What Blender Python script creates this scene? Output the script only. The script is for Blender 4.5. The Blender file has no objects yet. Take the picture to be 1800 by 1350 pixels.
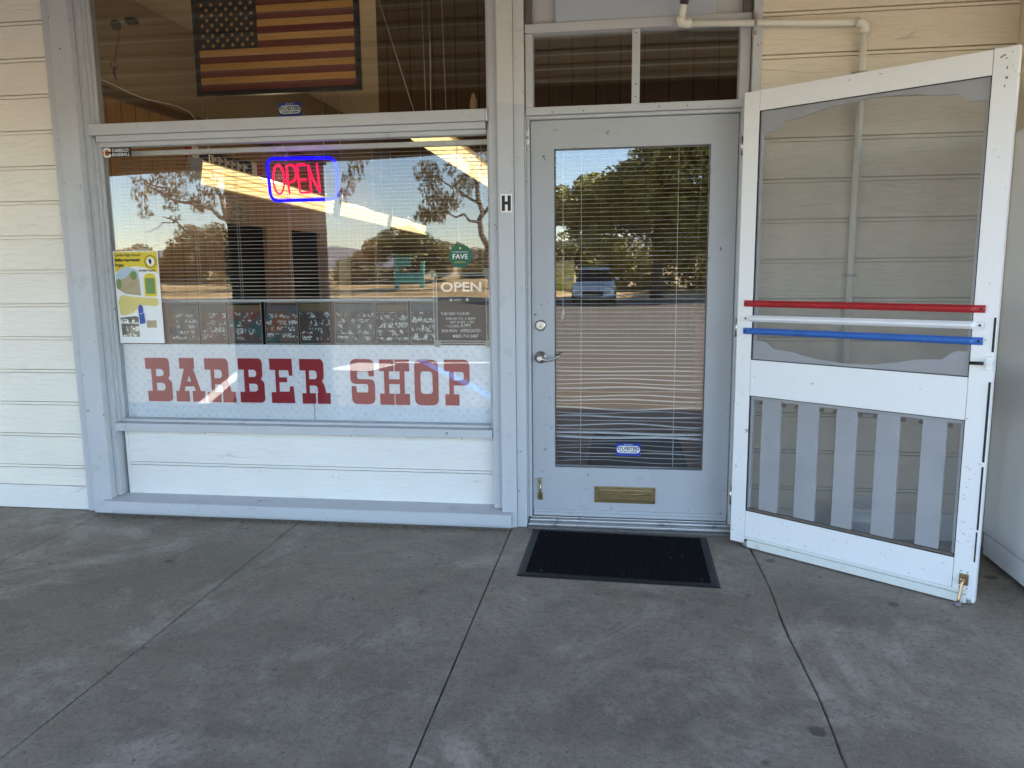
import bpy, bmesh, math, random
from mathutils import Vector, Matrix, noise
random.seed(7)
R = math.radians
SC = bpy.context.scene
COL = SC.collection
# ------------------------------------------------------------------ camera
cam = bpy.data.cameras.new("camera")
cam_o = bpy.data.objects.new("camera", cam)
COL.objects.link(cam_o)
cam.sensor_fit = 'HORIZONTAL'
cam.sensor_width = 36.0
cam.lens = 27.282
cam.clip_start = 0.02
cam.clip_end = 3000
_M = ((0.989903, -0.141333, -0.010815), (0.141334, 0.978342, 0.151234), (-0.010793, -0.151236, 0.988439))
cam_o.matrix_world = Matrix(((_M[0][0], _M[0][2], -_M[0][1], 0.49368),
                             (_M[1][0], _M[1][2], -_M[1][1], -4.14109),
                             (_M[2][0], _M[2][2], -_M[2][1], 1.44109),
                             (0, 0, 0, 1)))
SC.camera = cam_o
# ------------------------------------------------------------------ world and sun
SUN_EL, SUN_AZ = 52.0, 98.0           # azimuth clockwise from +Y (into the building): almost straight along the facade
w = bpy.data.worlds.new("World")
SC.world = w
w.use_nodes = True
nt = w.node_tree
bg = nt.nodes.get("Background") or nt.nodes.new("ShaderNodeBackground")
sky = nt.nodes.new("ShaderNodeTexSky")
sky.sky_type = 'NISHITA'
sky.sun_disc = False
sky.sun_elevation = R(SUN_EL)
sky.sun_rotation = R(SUN_AZ)
sky.air_density = 0.9
sky.dust_density = 0.05
sky.ozone_density = 0.8
nt.links.new(sky.outputs[0], bg.inputs[0])
bg.inputs[1].default_value = 0.12
sun = bpy.data.lights.new("sun", 'SUN')
sun.energy = 5.0
sun.angle = R(0.5)
sun.color = (1.0, 0.92, 0.80)
sun_o = bpy.data.objects.new("sun", sun)
COL.objects.link(sun_o)
_d = Vector((math.sin(R(SUN_AZ)) * math.cos(R(SUN_EL)), math.cos(R(SUN_AZ)) * math.cos(R(SUN_EL)), math.sin(R(SUN_EL))))
sun_o.rotation_euler = (-_d).to_track_quat('-Z', 'Y').to_euler()
SC.view_settings.view_transform = 'Standard'
SC.view_settings.look = 'None'
SC.view_settings.exposure = 2.85
SC.view_settings.gamma = 1.0
SC.cycles.use_denoising = True
SC.cycles.max_bounces = 10
SC.cycles.transparent_max_bounces = 24
SC.cycles.sample_clamp_indirect = 8.0

# ------------------------------------------------------------------ materials
def nodes(name):
    m = bpy.data.materials.new(name)
    m.use_nodes = True
    t = m.node_tree
    return m, t, t.nodes, t.links, t.nodes["Principled BSDF"]

def rgba(c):
    return (c[0], c[1], c[2], 1.0)

def coords(t, scale=(1, 1, 1), rot=(0, 0, 0), kind='Object'):
    tc = t.nodes.new("ShaderNodeTexCoord")
    mp = t.nodes.new("ShaderNodeMapping")
    mp.inputs['Scale'].default_value = scale
    mp.inputs['Rotation'].default_value = rot
    t.links.new(tc.outputs[kind], mp.inputs[0])
    return mp.outputs[0]

def tex_noise(t, vec, scale, detail=4, rough=0.55, dist=0.0):
    n = t.nodes.new("ShaderNodeTexNoise")
    n.inputs['Scale'].default_value = scale
    n.inputs['Detail'].default_value = detail
    n.inputs['Roughness'].default_value = rough
    n.inputs['Distortion'].default_value = dist
    t.links.new(vec, n.inputs['Vector'])
    return n.outputs['Fac']

def ramp(t, fac, stops):
    r = t.nodes.new("ShaderNodeValToRGB")
    el = r.color_ramp.elements
    while len(el) < len(stops):
        el.new(0.5)
    for e, (p, c) in zip(el, stops):
        e.position = p
        e.color = rgba(c) if hasattr(c, '__len__') else (c, c, c, 1)
    t.links.new(fac, r.inputs[0])
    return r.outputs[0]

def mixc(t, fac, a, b, blend='MIX'):
    n = t.nodes.new("ShaderNodeMix")
    n.data_type = 'RGBA'
    n.blend_type = blend
    for sock, v in ((n.inputs[0], fac), (n.inputs[6], a), (n.inputs[7], b)):
        if hasattr(v, 'is_linked'):
            t.links.new(v, sock)
        elif hasattr(v, '__len__'):
            sock.default_value = rgba(v)
        else:
            sock.default_value = v
    return n.outputs[2]

def bump(t, p, h, dist, strength=1.0):
    b = t.nodes.new("ShaderNodeBump")
    b.inputs['Distance'].default_value = dist
    b.inputs['Strength'].default_value = strength
    t.links.new(h, b.inputs['Height'])
    t.links.new(b.outputs[0], p.inputs['Normal'])
    return b

def mat(name, col, rough=0.55, var=0.08, vscale=6.0, metal=0.0, bumps=None, spec=0.4, emit=None, dirt=None, chips=None):
    m, t, N, L, p = nodes(name)
    v = coords(t)
    f = tex_noise(t, v, vscale, 5, 0.6)
    c = mixc(t, f, [min(1, x * (1 - var)) for x in col], [min(1, x * (1 + var)) for x in col])
    if dirt:                                   # (colour, scale, threshold, amount)
        df = ramp(t, tex_noise(t, v, dirt[1], 8, 0.7), [(dirt[2], 0.0), (min(1, dirt[2] + 0.12), dirt[3])])
        c = mixc(t, df, c, dirt[0])
    if chips:
        cf = ramp(t, tex_noise(t, v, chips[1], 6, 0.75), [(chips[2], 0.0), (min(1, chips[2] + 0.01), 1.0)])
        c = mixc(t, cf, c, chips[0])
    L.new(c, p.inputs['Base Color'])
    p.inputs['Roughness'].default_value = rough
    p.inputs['Metallic'].default_value = metal
    p.inputs['Specular IOR Level'].default_value = spec
    if bumps:
        bump(t, p, tex_noise(t, v, bumps[0], 6, 0.6), bumps[1])
    if emit:
        p.inputs['Emission Color'].default_value = rgba(emit[0])
        p.inputs['Emission Strength'].default_value = emit[1]
    return m

def siding_mat(name, col):
    m, t, N, L, p = nodes(name)
    v = coords(t)
    # embossed cathedral wood grain: bands across z, warped by a slow noise stretched along x
    vs = coords(t, (0.9, 1, 5.0))
    slow = tex_noise(t, vs, 1.6, 2, 0.5)
    mm = N.new("ShaderNodeMath"); mm.operation = 'MULTIPLY'; mm.inputs[1].default_value = 70.0
    L.new(slow, mm.inputs[0])
    sn = N.new("ShaderNodeMath"); sn.operation = 'SINE'
    L.new(mm.outputs[0], sn.inputs[0])
    fine = tex_noise(t, coords(t, (7, 1, 110)), 1.0, 5, 0.7)
    band = ramp(t, sn.outputs[0], [(0.72, 0.0), (0.98, 1.0)])
    mask = ramp(t, tex_noise(t, coords(t, (2.0, 1, 9)), 1.0, 4, 0.6), [(0.52, 0.0), (0.68, 1.0)])
    g = mixc(t, 1.0, band, mask, 'MULTIPLY')
    streak = ramp(t, fine, [(0.50, 0.0), (0.72, 1.0)])
    h = mixc(t, 0.42, g, streak)
    bb = bump(t, p, h, 0.0036, 0.9)
    bb.invert = True
    c = mixc(t, tex_noise(t, v, 2.2, 6, 0.65), [x * 0.91 for x in col], [min(1, x * 1.06) for x in col])
    c = mixc(t, ramp(t, tex_noise(t, v, 9.0, 9, 0.75), [(0.64, 0.0), (0.8, 0.30)]), c, (0.25, 0.22, 0.16))
    c = mixc(t, ramp(t, g, [(0.45, 0.0), (1.0, 0.38)]), c, [x * 0.5 for x in col])
    L.new(c, p.inputs['Base Color'])
    p.inputs['Roughness'].default_value = 0.6
    return m

def concrete_mat():
    m, t, N, L, p = nodes("worn_concrete")
    v = coords(t)
    big = tex_noise(t, v, 0.8, 7, 0.66, 0.8)
    mid = tex_noise(t, v, 3.4, 9, 0.70, 0.4)
    fin = tex_noise(t, v, 46.0, 6, 0.78)
    c = ramp(t, big, [(0.32, (0.135, 0.105, 0.071)), (0.50, (0.212, 0.169, 0.122)), (0.64, (0.308, 0.251, 0.189))])
    c = mixc(t, ramp(t, mid, [(0.36, 0.0), (0.66, 0.75)]), c, (0.294, 0.244, 0.187))
    c = mixc(t, ramp(t, tex_noise(t, v, 8.5, 9, 0.74, 0.4), [(0.47, 0.0), (0.68, 0.65)]), c, (0.137, 0.111, 0.080))
    # pale scuffed wear, dragged a little
    c = mixc(t, ramp(t, tex_noise(t, coords(t, (1.0, 0.8, 1), (0, 0, 0.5)), 1.7, 9, 0.74, 0.7), [(0.53, 0.0), (0.72, 0.68)]), c, (0.546, 0.471, 0.381))
    # damp darker blotches
    c = mixc(t, ramp(t, tex_noise(t, coords(t, (1, 1.4, 1), (0, 0, 1.1)), 1.15, 8, 0.72, 0.9), [(0.56, 0.0), (0.70, 0.60)]), c, (0.116, 0.093, 0.067))
    c = mixc(t, ramp(t, fin, [(0.36, 0.60), (0.50, 0.0)]), c, (0.096, 0.076, 0.056))
    c = mixc(t, ramp(t, tex_noise(t, v, 130.0, 3, 0.6), [(0.58, 0.0), (0.70, 0.5)]), c, (0.491, 0.415, 0.324))
    for sc_v, r0, r1, amt in ((2.6, 0.060, 0.085, 0.8), (6.0, 0.050, 0.075, 0.8), (19.0, 0.07, 0.11, 0.7)):
        vo = N.new("ShaderNodeTexVoronoi"); vo.inputs['Scale'].default_value = sc_v
        wv = N.new("ShaderNodeVectorMath"); wv.operation = 'ADD'
        nz = N.new("ShaderNodeTexNoise"); nz.inputs['Scale'].default_value = 30.0
        ms = N.new("ShaderNodeVectorMath"); ms.operation = 'SCALE'; ms.inputs['Scale'].default_value = 0.035
        L.new(v, nz.inputs['Vector']); L.new(nz.outputs['Color'], ms.inputs[0]); L.new(v, wv.inputs[0]); L.new(ms.outputs[0], wv.inputs[1])
        L.new(wv.outputs[0], vo.inputs['Vector'])
        keep = ramp(t, tex_noise(t, v, sc_v * 0.45, 2, 0.5), [(0.44, 0.0), (0.50, 1.0)])
        spot = mixc(t, 1.0, ramp(t, vo.outputs['Distance'], [(r0, amt), (r1, 0.0)]), keep, 'MULTIPLY')
        c = mixc(t, spot, c, (0.055, 0.046, 0.035))
    hl = tex_noise(t, v, 1.9, 7, 0.62, 1.6)
    a = N.new("ShaderNodeMath"); a.operation = 'SUBTRACT'; a.inputs[1].default_value = 0.5; L.new(hl, a.inputs[0])
    b = N.new("ShaderNodeMath"); b.operation = 'ABSOLUTE'; L.new(a.outputs[0], b.inputs[0])
    c = mixc(t, ramp(t, b.outputs[0], [(0.0, 0.35), (0.005, 0.0)]), c, (0.082, 0.067, 0.052))
    L.new(c, p.inputs['Base Color'])
    L.new(ramp(t, mid, [(0.3, 0.42), (0.7, 0.72)]), p.inputs['Roughness'])
    bump(t, p, mixc(t, 0.6, mid, fin), 0.003, 0.7)
    return m

def wood_mat(name, c0, c1, axis='z', scale=10.0, groove=None, rough=0.5):
    m, t, N, L, p = nodes(name)
    sc = {'x': (0.6, 8, 8), 'y': (8, 0.6, 8), 'z': (8, 8, 0.6)}[axis]
    f = tex_noise(t, coords(t, sc), scale * 0.35, 8, 0.7, 0.8)
    c = mixc(t, ramp(t, f, [(0.3, 0.0), (0.7, 1.0)]), c0, c1)
    if groove:                                 # (axis index, period, width)
        tc = N.new("ShaderNodeTexCoord"); sx = N.new("ShaderNodeSeparateXYZ"); L.new(tc.outputs['Object'], sx.inputs[0])
        md = N.new("ShaderNodeMath"); md.operation = 'PINGPONG'; md.inputs[1].default_value = groove[1] / 2
        L.new(sx.outputs[groove[0]], md.inputs[0])
        c = mixc(t, ramp(t, md.outputs[0], [(groove[2], 1.0), (groove[2] * 1.6, 0.0)]), c, [x * 0.25 for x in c0])
    L.new(c, p.inputs['Base Color'])
    p.inputs['Roughness'].default_value = rough
    return m

def glass_mat(name, refl, tint=(0.975, 0.985, 0.98)):
    m, t, N, L, p = nodes(name)
    N.remove(p)
    out = N["Material Output"]
    tr = N.new("ShaderNodeBsdfTransparent"); tr.inputs[0].default_value = rgba(tint)
    gl = N.new("ShaderNodeBsdfGlossy"); gl.inputs['Roughness'].default_value = 0.0
    gl.inputs['Color'].default_value = (1, 1, 1, 1)
    fr = N.new("ShaderNodeFresnel"); fr.inputs[0].default_value = 1.45
    ad = N.new("ShaderNodeMath"); ad.operation = 'ADD'; ad.inputs[1].default_value = refl; ad.use_clamp = True
    L.new(fr.outputs[0], ad.inputs[0])
    # old float glass is never quite flat
    bp = N.new("ShaderNodeBump"); bp.inputs['Distance'].default_value = 0.0012; bp.inputs['Strength'].default_value = 0.35
    L.new(tex_noise(t, coords(t), 2.2, 1, 0.4), bp.inputs['Height'])
    L.new(bp.outputs[0], gl.inputs['Normal'])
    mx = N.new("ShaderNodeMixShader")
    L.new(ad.outputs[0], mx.inputs[0]); L.new(tr.outputs[0], mx.inputs[1]); L.new(gl.outputs[0], mx.inputs[2])
    L.new(mx.outputs[0], out.inputs[0])
    return m

def screen_mat():
    m, t, N, L, p = nodes("grey_insect_mesh")
    out = N["Material Output"]
    tr = N.new("ShaderNodeBsdfTransparent")
    p.inputs['Base Color'].default_value = (0.15, 0.15, 0.155, 1)
    p.inputs['Roughness'].default_value = 0.6
    mx = N.new("ShaderNodeMixShader")
    L.new(ramp(t, tex_noise(t, coords(t), 3.0, 6, 0.7), [(0.3, 0.21), (0.7, 0.26)]), mx.inputs[0])
    L.new(tr.outputs[0], mx.inputs[1]); L.new(p.outputs[0], mx.inputs[2])
    L.new(mx.outputs[0], out.inputs[0])
    return m

def clear_plastic(name="clear_plastic", mixf=0.08):
    m, t, N, L, p = nodes(name)
    out = N["Material Output"]
    tr = N.new("ShaderNodeBsdfTransparent"); tr.inputs[0].default_value = (0.9, 0.92, 0.92, 1)
    p.inputs['Base Color'].default_value = (0.75, 0.78, 0.78, 1); p.inputs['Roughness'].default_value = 0.15
    mx = N.new("ShaderNodeMixShader"); mx.inputs[0].default_value = mixf
    L.new(tr.outputs[0], mx.inputs[1]); L.new(p.outputs[0], mx.inputs[2]); L.new(mx.outputs[0], out.inputs[0])
    return m

def emit_mat(name, col, s):
    m, t, N, L, p = nodes(name)
    p.inputs['Base Color'].default_value = rgba([x * 0.5 for x in col])
    p.inputs['Emission Color'].default_value = rgba(col)
    p.inputs['Emission Strength'].default_value = s
    return m

def dimple_mat():
    m, t, N, L, p = nodes("dimpled_white_acrylic")
    vo = N.new("ShaderNodeTexVoronoi"); vo.inputs['Scale'].default_value = 1.0; vo.inputs['Randomness'].default_value = 0.12
    L.new(coords(t, (27, 27, 27), (0, R(45), 0)), vo.inputs['Vector'])
    h = ramp(t, vo.outputs['Distance'], [(0.0, 1.0), (0.55, 0.0)])
    c = mixc(t, tex_noise(t, coords(t), 5, 6, 0.6), (0.86, 0.88, 0.90), (0.95, 0.955, 0.96))
    c = mixc(t, ramp(t, h, [(0.10, 0.0), (0.55, 0.50)]), c, (0.55, 0.63, 0.70))
    L.new(c, p.inputs['Base Color'])
    p.inputs['Roughness'].default_value = 0.35
    bump(t, p, h, 0.006, 1.0)
    return m

def card_mat(name, top, low, k):
    """a photo card: coloured field with rows of white hand lettering"""
    m, t, N, L, p = nodes(name)
    v = coords(t, (1, 1, 1))
    f = tex_noise(t, v, 9.0 + k, 5, 0.6)
    c = mixc(t, ramp(t, f, [(0.42, 0.0), (0.58, 1.0)]), top, low)
    scr = tex_noise(t, coords(t, (1, 1, 0.8), (0, 0.3 * k, 0)), 26.0 + 4 * (k % 3), 3, 0.65, 1.0)
    a = N.new("ShaderNodeMath"); a.operation = 'SUBTRACT'; a.inputs[1].default_value = 0.5; L.new(scr, a.inputs[0])
    b = N.new("ShaderNodeMath"); b.operation = 'ABSOLUTE'; L.new(a.outputs[0], b.inputs[0])
    line = ramp(t, b.outputs[0], [(0.03, 1.0), (0.06, 0.0)])
    tc = N.new("ShaderNodeTexCoord"); sx = N.new("ShaderNodeSeparateXYZ"); L.new(tc.outputs['Object'], sx.inputs[0])
    pp = N.new("ShaderNodeMath"); pp.operation = 'PINGPONG'; pp.inputs[1].default_value = 0.016 + 0.005 * (k % 2.2); L.new(sx.outputs[2], pp.inputs[0])
    rows = ramp(t, pp.outputs[0], [(0.004, 0.0), (0.006, 1.0)])
    msk = ramp(t, tex_noise(t, v, 16.0 + 2 * k, 3, 0.5), [(0.44 + 0.03 * (k % 2.7), 0.0), (0.50 + 0.03 * (k % 2.7), 1.0)])
    l2 = mixc(t, 1.0, line, rows, 'MULTIPLY')
    l3 = mixc(t, 1.0, l2, msk, 'MULTIPLY')
    zz = N.new("ShaderNodeMapRange"); zz.inputs['From Min'].default_value = 1.0; zz.inputs['From Max'].default_value = 1.25
    L.new(sx.outputs[2], zz.inputs['Value'])
    c = mixc(t, ramp(t, zz.outputs[0], [(0.74, 0.0), (0.80, 0.7)]), c, (0.10, 0.13, 0.16) if k % 2 < 1.3 else (0.24, 0.17, 0.06))
    band = ramp(t, zz.outputs[0], [(0.10, 0.0), (0.13, 1.0), (0.73, 1.0), (0.76, 0.0)])
    l3 = mixc(t, 1.0, l3, band, 'MULTIPLY')
    c = mixc(t, l3, c, (0.92, 0.92, 0.88))
    L.new(c, p.inputs['Base Color'])
    p.inputs['Roughness'].default_value = 0.4
    return m

def leaf_mat(name, a, b):
    m, t, N, L, p = nodes(name)
    oi = tex_noise(t, coords(t), 1.1, 4, 0.7)
    c = mixc(t, ramp(t, oi, [(0.3, 0.0), (0.7, 1.0)]), a, b)
    L.new(c, p.inputs['Base Color'])
    p.inputs['Roughness'].default_value = 0.55
    return m

M_SID = siding_mat("cream_siding_paint", (0.82, 0.77, 0.665))
M_SIDR = siding_mat("tan_siding_paint", (0.75, 0.67, 0.525))
M_SIDW = siding_mat("offwhite_siding_paint", (0.78, 0.755, 0.70))
M_TRIM = mat("blue_grey_trim_paint", (0.49, 0.50, 0.51), 0.5, 0.07, 5, bumps=(45, 0.0012), dirt=((0.22, 0.20, 0.18), 6, 0.60, 0.40), chips=((0.13, 0.115, 0.10), 27, 0.655))
M_DOOR = mat("grey_door_paint", (0.415, 0.425, 0.435), 0.45, 0.07, 4, bumps=(50, 0.001), dirt=((0.18, 0.17, 0.16), 8, 0.62, 0.4), chips=((0.13, 0.13, 0.13), 24, 0.655))
M_WHITE = mat("white_door_paint", (0.80, 0.79, 0.775), 0.38, 0.03, 5, bumps=(60, 0.0004), dirt=((0.45, 0.43, 0.40), 8, 0.62, 0.30), chips=((0.22, 0.20, 0.18), 21, 0.645))
M_WHITE2 = mat("white_sweep_paint", (0.68, 0.69, 0.64), 0.5, 0.06, 9, bumps=(50, 0.0008), dirt=((0.3, 0.29, 0.26), 10, 0.6, 0.5))
M_GREYW = mat("dusty_white_picket_paint", (0.74, 0.73, 0.74), 0.6, 0.06, 9, dirt=((0.16, 0.15, 0.14), 15, 0.64, 0.7))
M_RUST = mat("rusty_ledge", (0.14, 0.11, 0.085), 0.8, 0.5, 30)
M_SCREEN = screen_mat()
M_GLASS = glass_mat("window_glass", 0.014)
M_GLASSU = glass_mat("upper_window_glass", 0.025)
M_GLASST = glass_mat("fanlight_glass", 0.10)
M_GLASSD = glass_mat("door_glass", 0.045)
M_BLACK = mat("black_rubber", (0.012, 0.012, 0.013), 0.6, 0.2, 20)
M_GAP = mat("dark_gap", (0.02, 0.019, 0.018), 0.9, 0.2, 10)
M_CONC = concrete_mat()
M_STEEL = mat("brushed_steel", (0.52, 0.50, 0.47), 0.32, 0.06, 30, metal=1.0)
M_ALU = mat("scuffed_aluminium", (0.50, 0.49, 0.47), 0.45, 0.15, 14, metal=0.8, dirt=((0.1, 0.1, 0.1), 12, 0.55, 0.6))
M_BRASS = mat("tarnished_brass", (0.30, 0.22, 0.11), 0.42, 0.25, 14, metal=0.9, dirt=((0.1, 0.07, 0.04), 20, 0.55, 0.6))
M_PVC = mat("offwhite_pvc", (0.72, 0.69, 0.60), 0.4, 0.05, 6, dirt=((0.4, 0.36, 0.28), 12, 0.66, 0.3))
M_RED = mat("red_enamel", (0.40, 0.018, 0.022), 0.38, 0.12, 10, dirt=((0.12, 0.02, 0.02), 16, 0.56, 0.5), chips=((0.45, 0.40, 0.38), 40, 0.67))
M_BLUE = mat("blue_enamel", (0.035, 0.135, 0.46), 0.40, 0.12, 10, dirt=((0.02, 0.05, 0.2), 16, 0.56, 0.5), chips=((0.45, 0.45, 0.48), 40, 0.67))
M_ENAM = mat("white_enamel", (0.80, 0.80, 0.80), 0.35, 0.03, 10, dirt=((0.4, 0.4, 0.4), 20, 0.7, 0.3))
M_LET = mat("crimson_sign_paint", (0.36, 0.014, 0.028), 0.5, 0.10, 12)
M_PANEL = dimple_mat()
M_CAB = mat("white_cabinet_enamel", (0.88, 0.88, 0.88), 0.32, 0.02, 3, bumps=(40, 0.0004), dirt=((0.35, 0.35, 0.34), 11, 0.72, 0.3))
M_PLAST = clear_plastic()
M_SLEEVE = clear_plastic("thin_clear_sleeve", 0.008)
M_RIM = mat("dull_sleeve_edge", (0.30, 0.30, 0.28), 0.4, 0.2, 20)
M_INK = mat("black_ink", (0.012, 0.012, 0.012), 0.5, 0.1, 10)
M_WINK = mat("white_vinyl", (0.82, 0.82, 0.80), 0.5, 0.03, 10)
M_BLIND = mat("white_blind_slat", (0.78, 0.78, 0.75), 0.4, 0.05, 8)
M_CORD = mat("white_cord", (0.62, 0.60, 0.55), 0.7, 0.1, 10)
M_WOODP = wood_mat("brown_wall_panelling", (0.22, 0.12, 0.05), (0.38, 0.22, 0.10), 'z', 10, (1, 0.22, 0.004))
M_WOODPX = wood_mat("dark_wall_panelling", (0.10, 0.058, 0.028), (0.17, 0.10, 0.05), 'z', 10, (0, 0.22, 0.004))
M_WOODD = wood_mat("dark_wood", (0.05, 0.028, 0.014), (0.10, 0.055, 0.028), 'y', 10)
M_PLASTER = mat("tan_interior_plaster", (0.25, 0.20, 0.145), 0.85, 0.05, 3)
M_CEIL = mat("interior_ceiling_paint", (0.42, 0.37, 0.29), 0.85, 0.05, 3)
M_SOFF = wood_mat("tan_porch_ceiling_boards", (0.24, 0.165, 0.09), (0.33, 0.235, 0.135), 'x', 6, None, 0.7)
M_FASC = mat("brown_beam_paint", (0.115, 0.078, 0.05), 0.7, 0.1, 6)
M_PILL = mat("brown_stucco", (0.16, 0.115, 0.075), 0.85, 0.12, 9, bumps=(60, 0.003))
M_FLOORI = mat("brown_vinyl_floor", (0.26, 0.19, 0.12), 0.5, 0.2, 6)

# ------------------------------------------------------------------ mesh helpers
def box(bm, x0, x1, y0, y1, z0, z1, bev=0.0):
    t = bmesh.new()
    vs = [t.verts.new((x, y, z)) for x in (x0, x1) for y in (y0, y1) for z in (z0, z1)]
    for f in ((0, 1, 3, 2), (4, 6, 7, 5), (0, 4, 5, 1), (2, 3, 7, 6), (0, 2, 6, 4), (1, 5, 7, 3)):
        t.faces.new([vs[i] for i in f])
    if bev:
        bmesh.ops.bevel(t, geom=t.edges[:], offset=bev, segments=2, affect='EDGES', profile=0.6)
    bmesh.ops.recalc_face_normals(t, faces=t.faces[:])
    me = bpy.data.meshes.new("tmp"); t.to_mesh(me); t.free()
    bm.from_mesh(me); bpy.data.meshes.remove(me)
    return bm

def B(*a, bev=0.0):
    return box(bmesh.new(), *a, bev=bev)

def tube(bm, pts, r, seg=10, closed=False, r1=None):
    pts = [Vector(p) for p in pts]
    n = len(pts)
    rings = []
    up = Vector((0, 0, 1))
    prev = None
    for i, p in enumerate(pts):
        if closed:
            d = pts[(i + 1) % n] - pts[i - 1]
        else:
            d = pts[min(i + 1, n - 1)] - pts[max(i - 1, 0)]
        d.normalize()
        if prev is None:
            a = d.cross(up)
            if a.length < 1e-3:
                a = d.cross(Vector((0, 1, 0)))
        else:
            a = prev - d * prev.dot(d)
            if a.length < 1e-5:
                a = d.cross(up)
        a.normalize(); prev = a
        b = d.cross(a)
        rr = r if r1 is None else r + (r1 - r) * i / (n - 1)
        rings.append([bm.verts.new(p + (a * math.cos(k * 2 * math.pi / seg) + b * math.sin(k * 2 * math.pi / seg)) * rr) for k in range(seg)])
    m = n if closed else n - 1
    for i in range(m):
        q, s = rings[i], rings[(i + 1) % n]
        for k in range(seg):
            f = bm.faces.new((q[k], q[(k + 1) % seg], s[(k + 1) % seg], s[k])); f.smooth = True
    if not closed:
        bm.faces.new(rings[0][::-1]); bm.faces.new(rings[-1])
    return bm

def lathe(bm, prof, c=(0, 0, 0), axis='z', seg=24):
    rings = []
    for r, h in prof:
        ring = []
        for k in range(seg):
            a = 2 * math.pi * k / seg
            u, v = r * math.cos(a), r * math.sin(a)
            q = {'z': (u, v, h), 'y': (u, h, v), 'x': (h, u, v)}[axis]
            ring.append(bm.verts.new(Vector(q) + Vector(c)))
        rings.append(ring)
    for a, b in zip(rings, rings[1:]):
        for k in range(seg):
            f = bm.faces.new((a[k], a[(k + 1) % seg], b[(k + 1) % seg], b[k])); f.smooth = True
    bm.faces.new(rings[0][::-1]); bm.faces.new(rings[-1])
    bmesh.ops.recalc_face_normals(bm, faces=bm.faces[:])
    return bm

def obj_one(name, bm, m, parent=None):
    me = bpy.data.meshes.new(name)
    bmesh.ops.recalc_face_normals(bm, faces=bm.faces[:])
    bm.to_mesh(me); bm.free()
    # sub-parts hang below parts that sit at their parent's place; their mesh stays in world coordinates
    o = bpy.data.objects.new(name, me)
    COL.objects.link(o)
    me.materials.append(m)
    if parent is not None:
        o.parent = parent
        if parent.type == 'EMPTY' and not parent.get('local_frame'):
            o.matrix_parent_inverse = Matrix.Translation(-Vector(parent.location))
    return o

PIECES = {"batten", "elbow", "strap", "hinge", "hinge_bracket", "glue_block", "end_cap", "hanger_rod", "weather_strip", "pipe", "red_band", "blue_band",
          "screw", "nail_head", "nail_hole", "side_stop_piece", "hanging_wire", "support_rod", "sweep_clip", "smiley", "pull_cord", "hanging_cord", "ladder_cord", "frame_edge", "cable", "latch"}
def obj(name, bm, m, parent=None):
    if name in PIECES and parent is not None:
        seen, groups = set(), []
        bm.verts.index_update()
        for v in bm.verts:
            if v in seen: continue
            stack, isl = [v], set()
            while stack:
                q = stack.pop()
                if q in isl: continue
                isl.add(q)
                for e in q.link_edges:
                    stack.append(e.other_vert(q))
            seen |= isl
            groups.append(isl)
        if len(groups) > 1:
            last = None
            for g in groups:
                nb = bm.copy()
                nb.verts.ensure_lookup_table()
                idx = {v.index for v in g}
                bmesh.ops.delete(nb, geom=[v for v in nb.verts if v.index not in idx], context='VERTS')
                last = obj_one(name, nb, m, parent)
            bm.free()
            return last
    return obj_one(name, bm, m, parent)

def tag(o, label=None, cat=None, group=None, kind=None):
    if label: o['label'] = label
    if cat: o['category'] = cat
    if group: o['group'] = group
    if kind: o['kind'] = kind
    return o

def thing(name, label, cat, loc=(0, 0, 0), group=None):
    o = bpy.data.objects.new(name, None)
    COL.objects.link(o)
    o.location = loc
    o.empty_display_size = 0.1
    return tag(o, label, cat, group, 'thing')

ROT = Matrix(((1, 0, 0, 0), (0, 0, -1, 0), (0, 1, 0, 0), (0, 0, 0, 1)))     # drawn in x-y, stood up facing -Y

def curve_mesh(cu):
    o = bpy.data.objects.new("tmpc", cu)
    COL.objects.link(o)
    dg = bpy.context.evaluated_depsgraph_get()
    dg.update()
    me = bpy.data.meshes.new_from_object(o.evaluated_get(dg))
    bpy.data.objects.remove(o); bpy.data.curves.remove(cu)
    return me

def rounded(pts, n=6):
    """pts of (x, y) or (x, y, radius)"""
    out = []
    N = len(pts)
    for i, p in enumerate(pts):
        if len(p) == 2 or p[2] <= 0:
            out.append((p[0], p[1])); continue
        P = Vector(p[:2]); A = Vector(pts[i - 1][:2]); C = Vector(pts[(i + 1) % N][:2])
        a = (A - P); c = (C - P)
        r = min(p[2], a.length * 0.49, c.length * 0.49)
        s = P + a.normalized() * r; e = P + c.normalized() * r
        for k in range(n + 1):
            u = k / n
            q = s * (1 - u) ** 2 + P * 2 * u * (1 - u) + e * u * u
            out.append((q.x, q.y))
    return out

def plate_mesh(loops, thick, bev=0.0):
    cu = bpy.data.curves.new("tmp", 'CURVE')
    cu.dimensions = '2D'; cu.fill_mode = 'BOTH'
    cu.extrude = thick / 2 - bev
    cu.bevel_depth = bev; cu.bevel_resolution = 1
    cu.offset = -bev
    for lp in loops:
        s = cu.splines.new('POLY')
        s.points.add(len(lp) - 1)
        for q, p in zip(s.points, lp):
            q.co = (p[0], p[1], 0, 1)
        s.use_cyclic_u = True
    return curve_mesh(cu)

def plate(name, loops, y_front, thick, m, parent=None, bev=0.0, local=False):
    """flat shape in x-z with its front face at y_front"""
    me = plate_mesh(loops, thick, bev)
    me.transform(Matrix.Translation((0, y_front + thick / 2, 0)) @ ROT)
    o = bpy.data.objects.new(name, me)
    COL.objects.link(o)
    me.materials.clear(); me.materials.append(m)
    if parent is not None:
        o.parent = parent
        if parent.type == 'EMPTY' and not parent.get('local_frame'):
            o.matrix_parent_inverse = Matrix.Translation(-Vector(parent.location))
    return o

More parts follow.
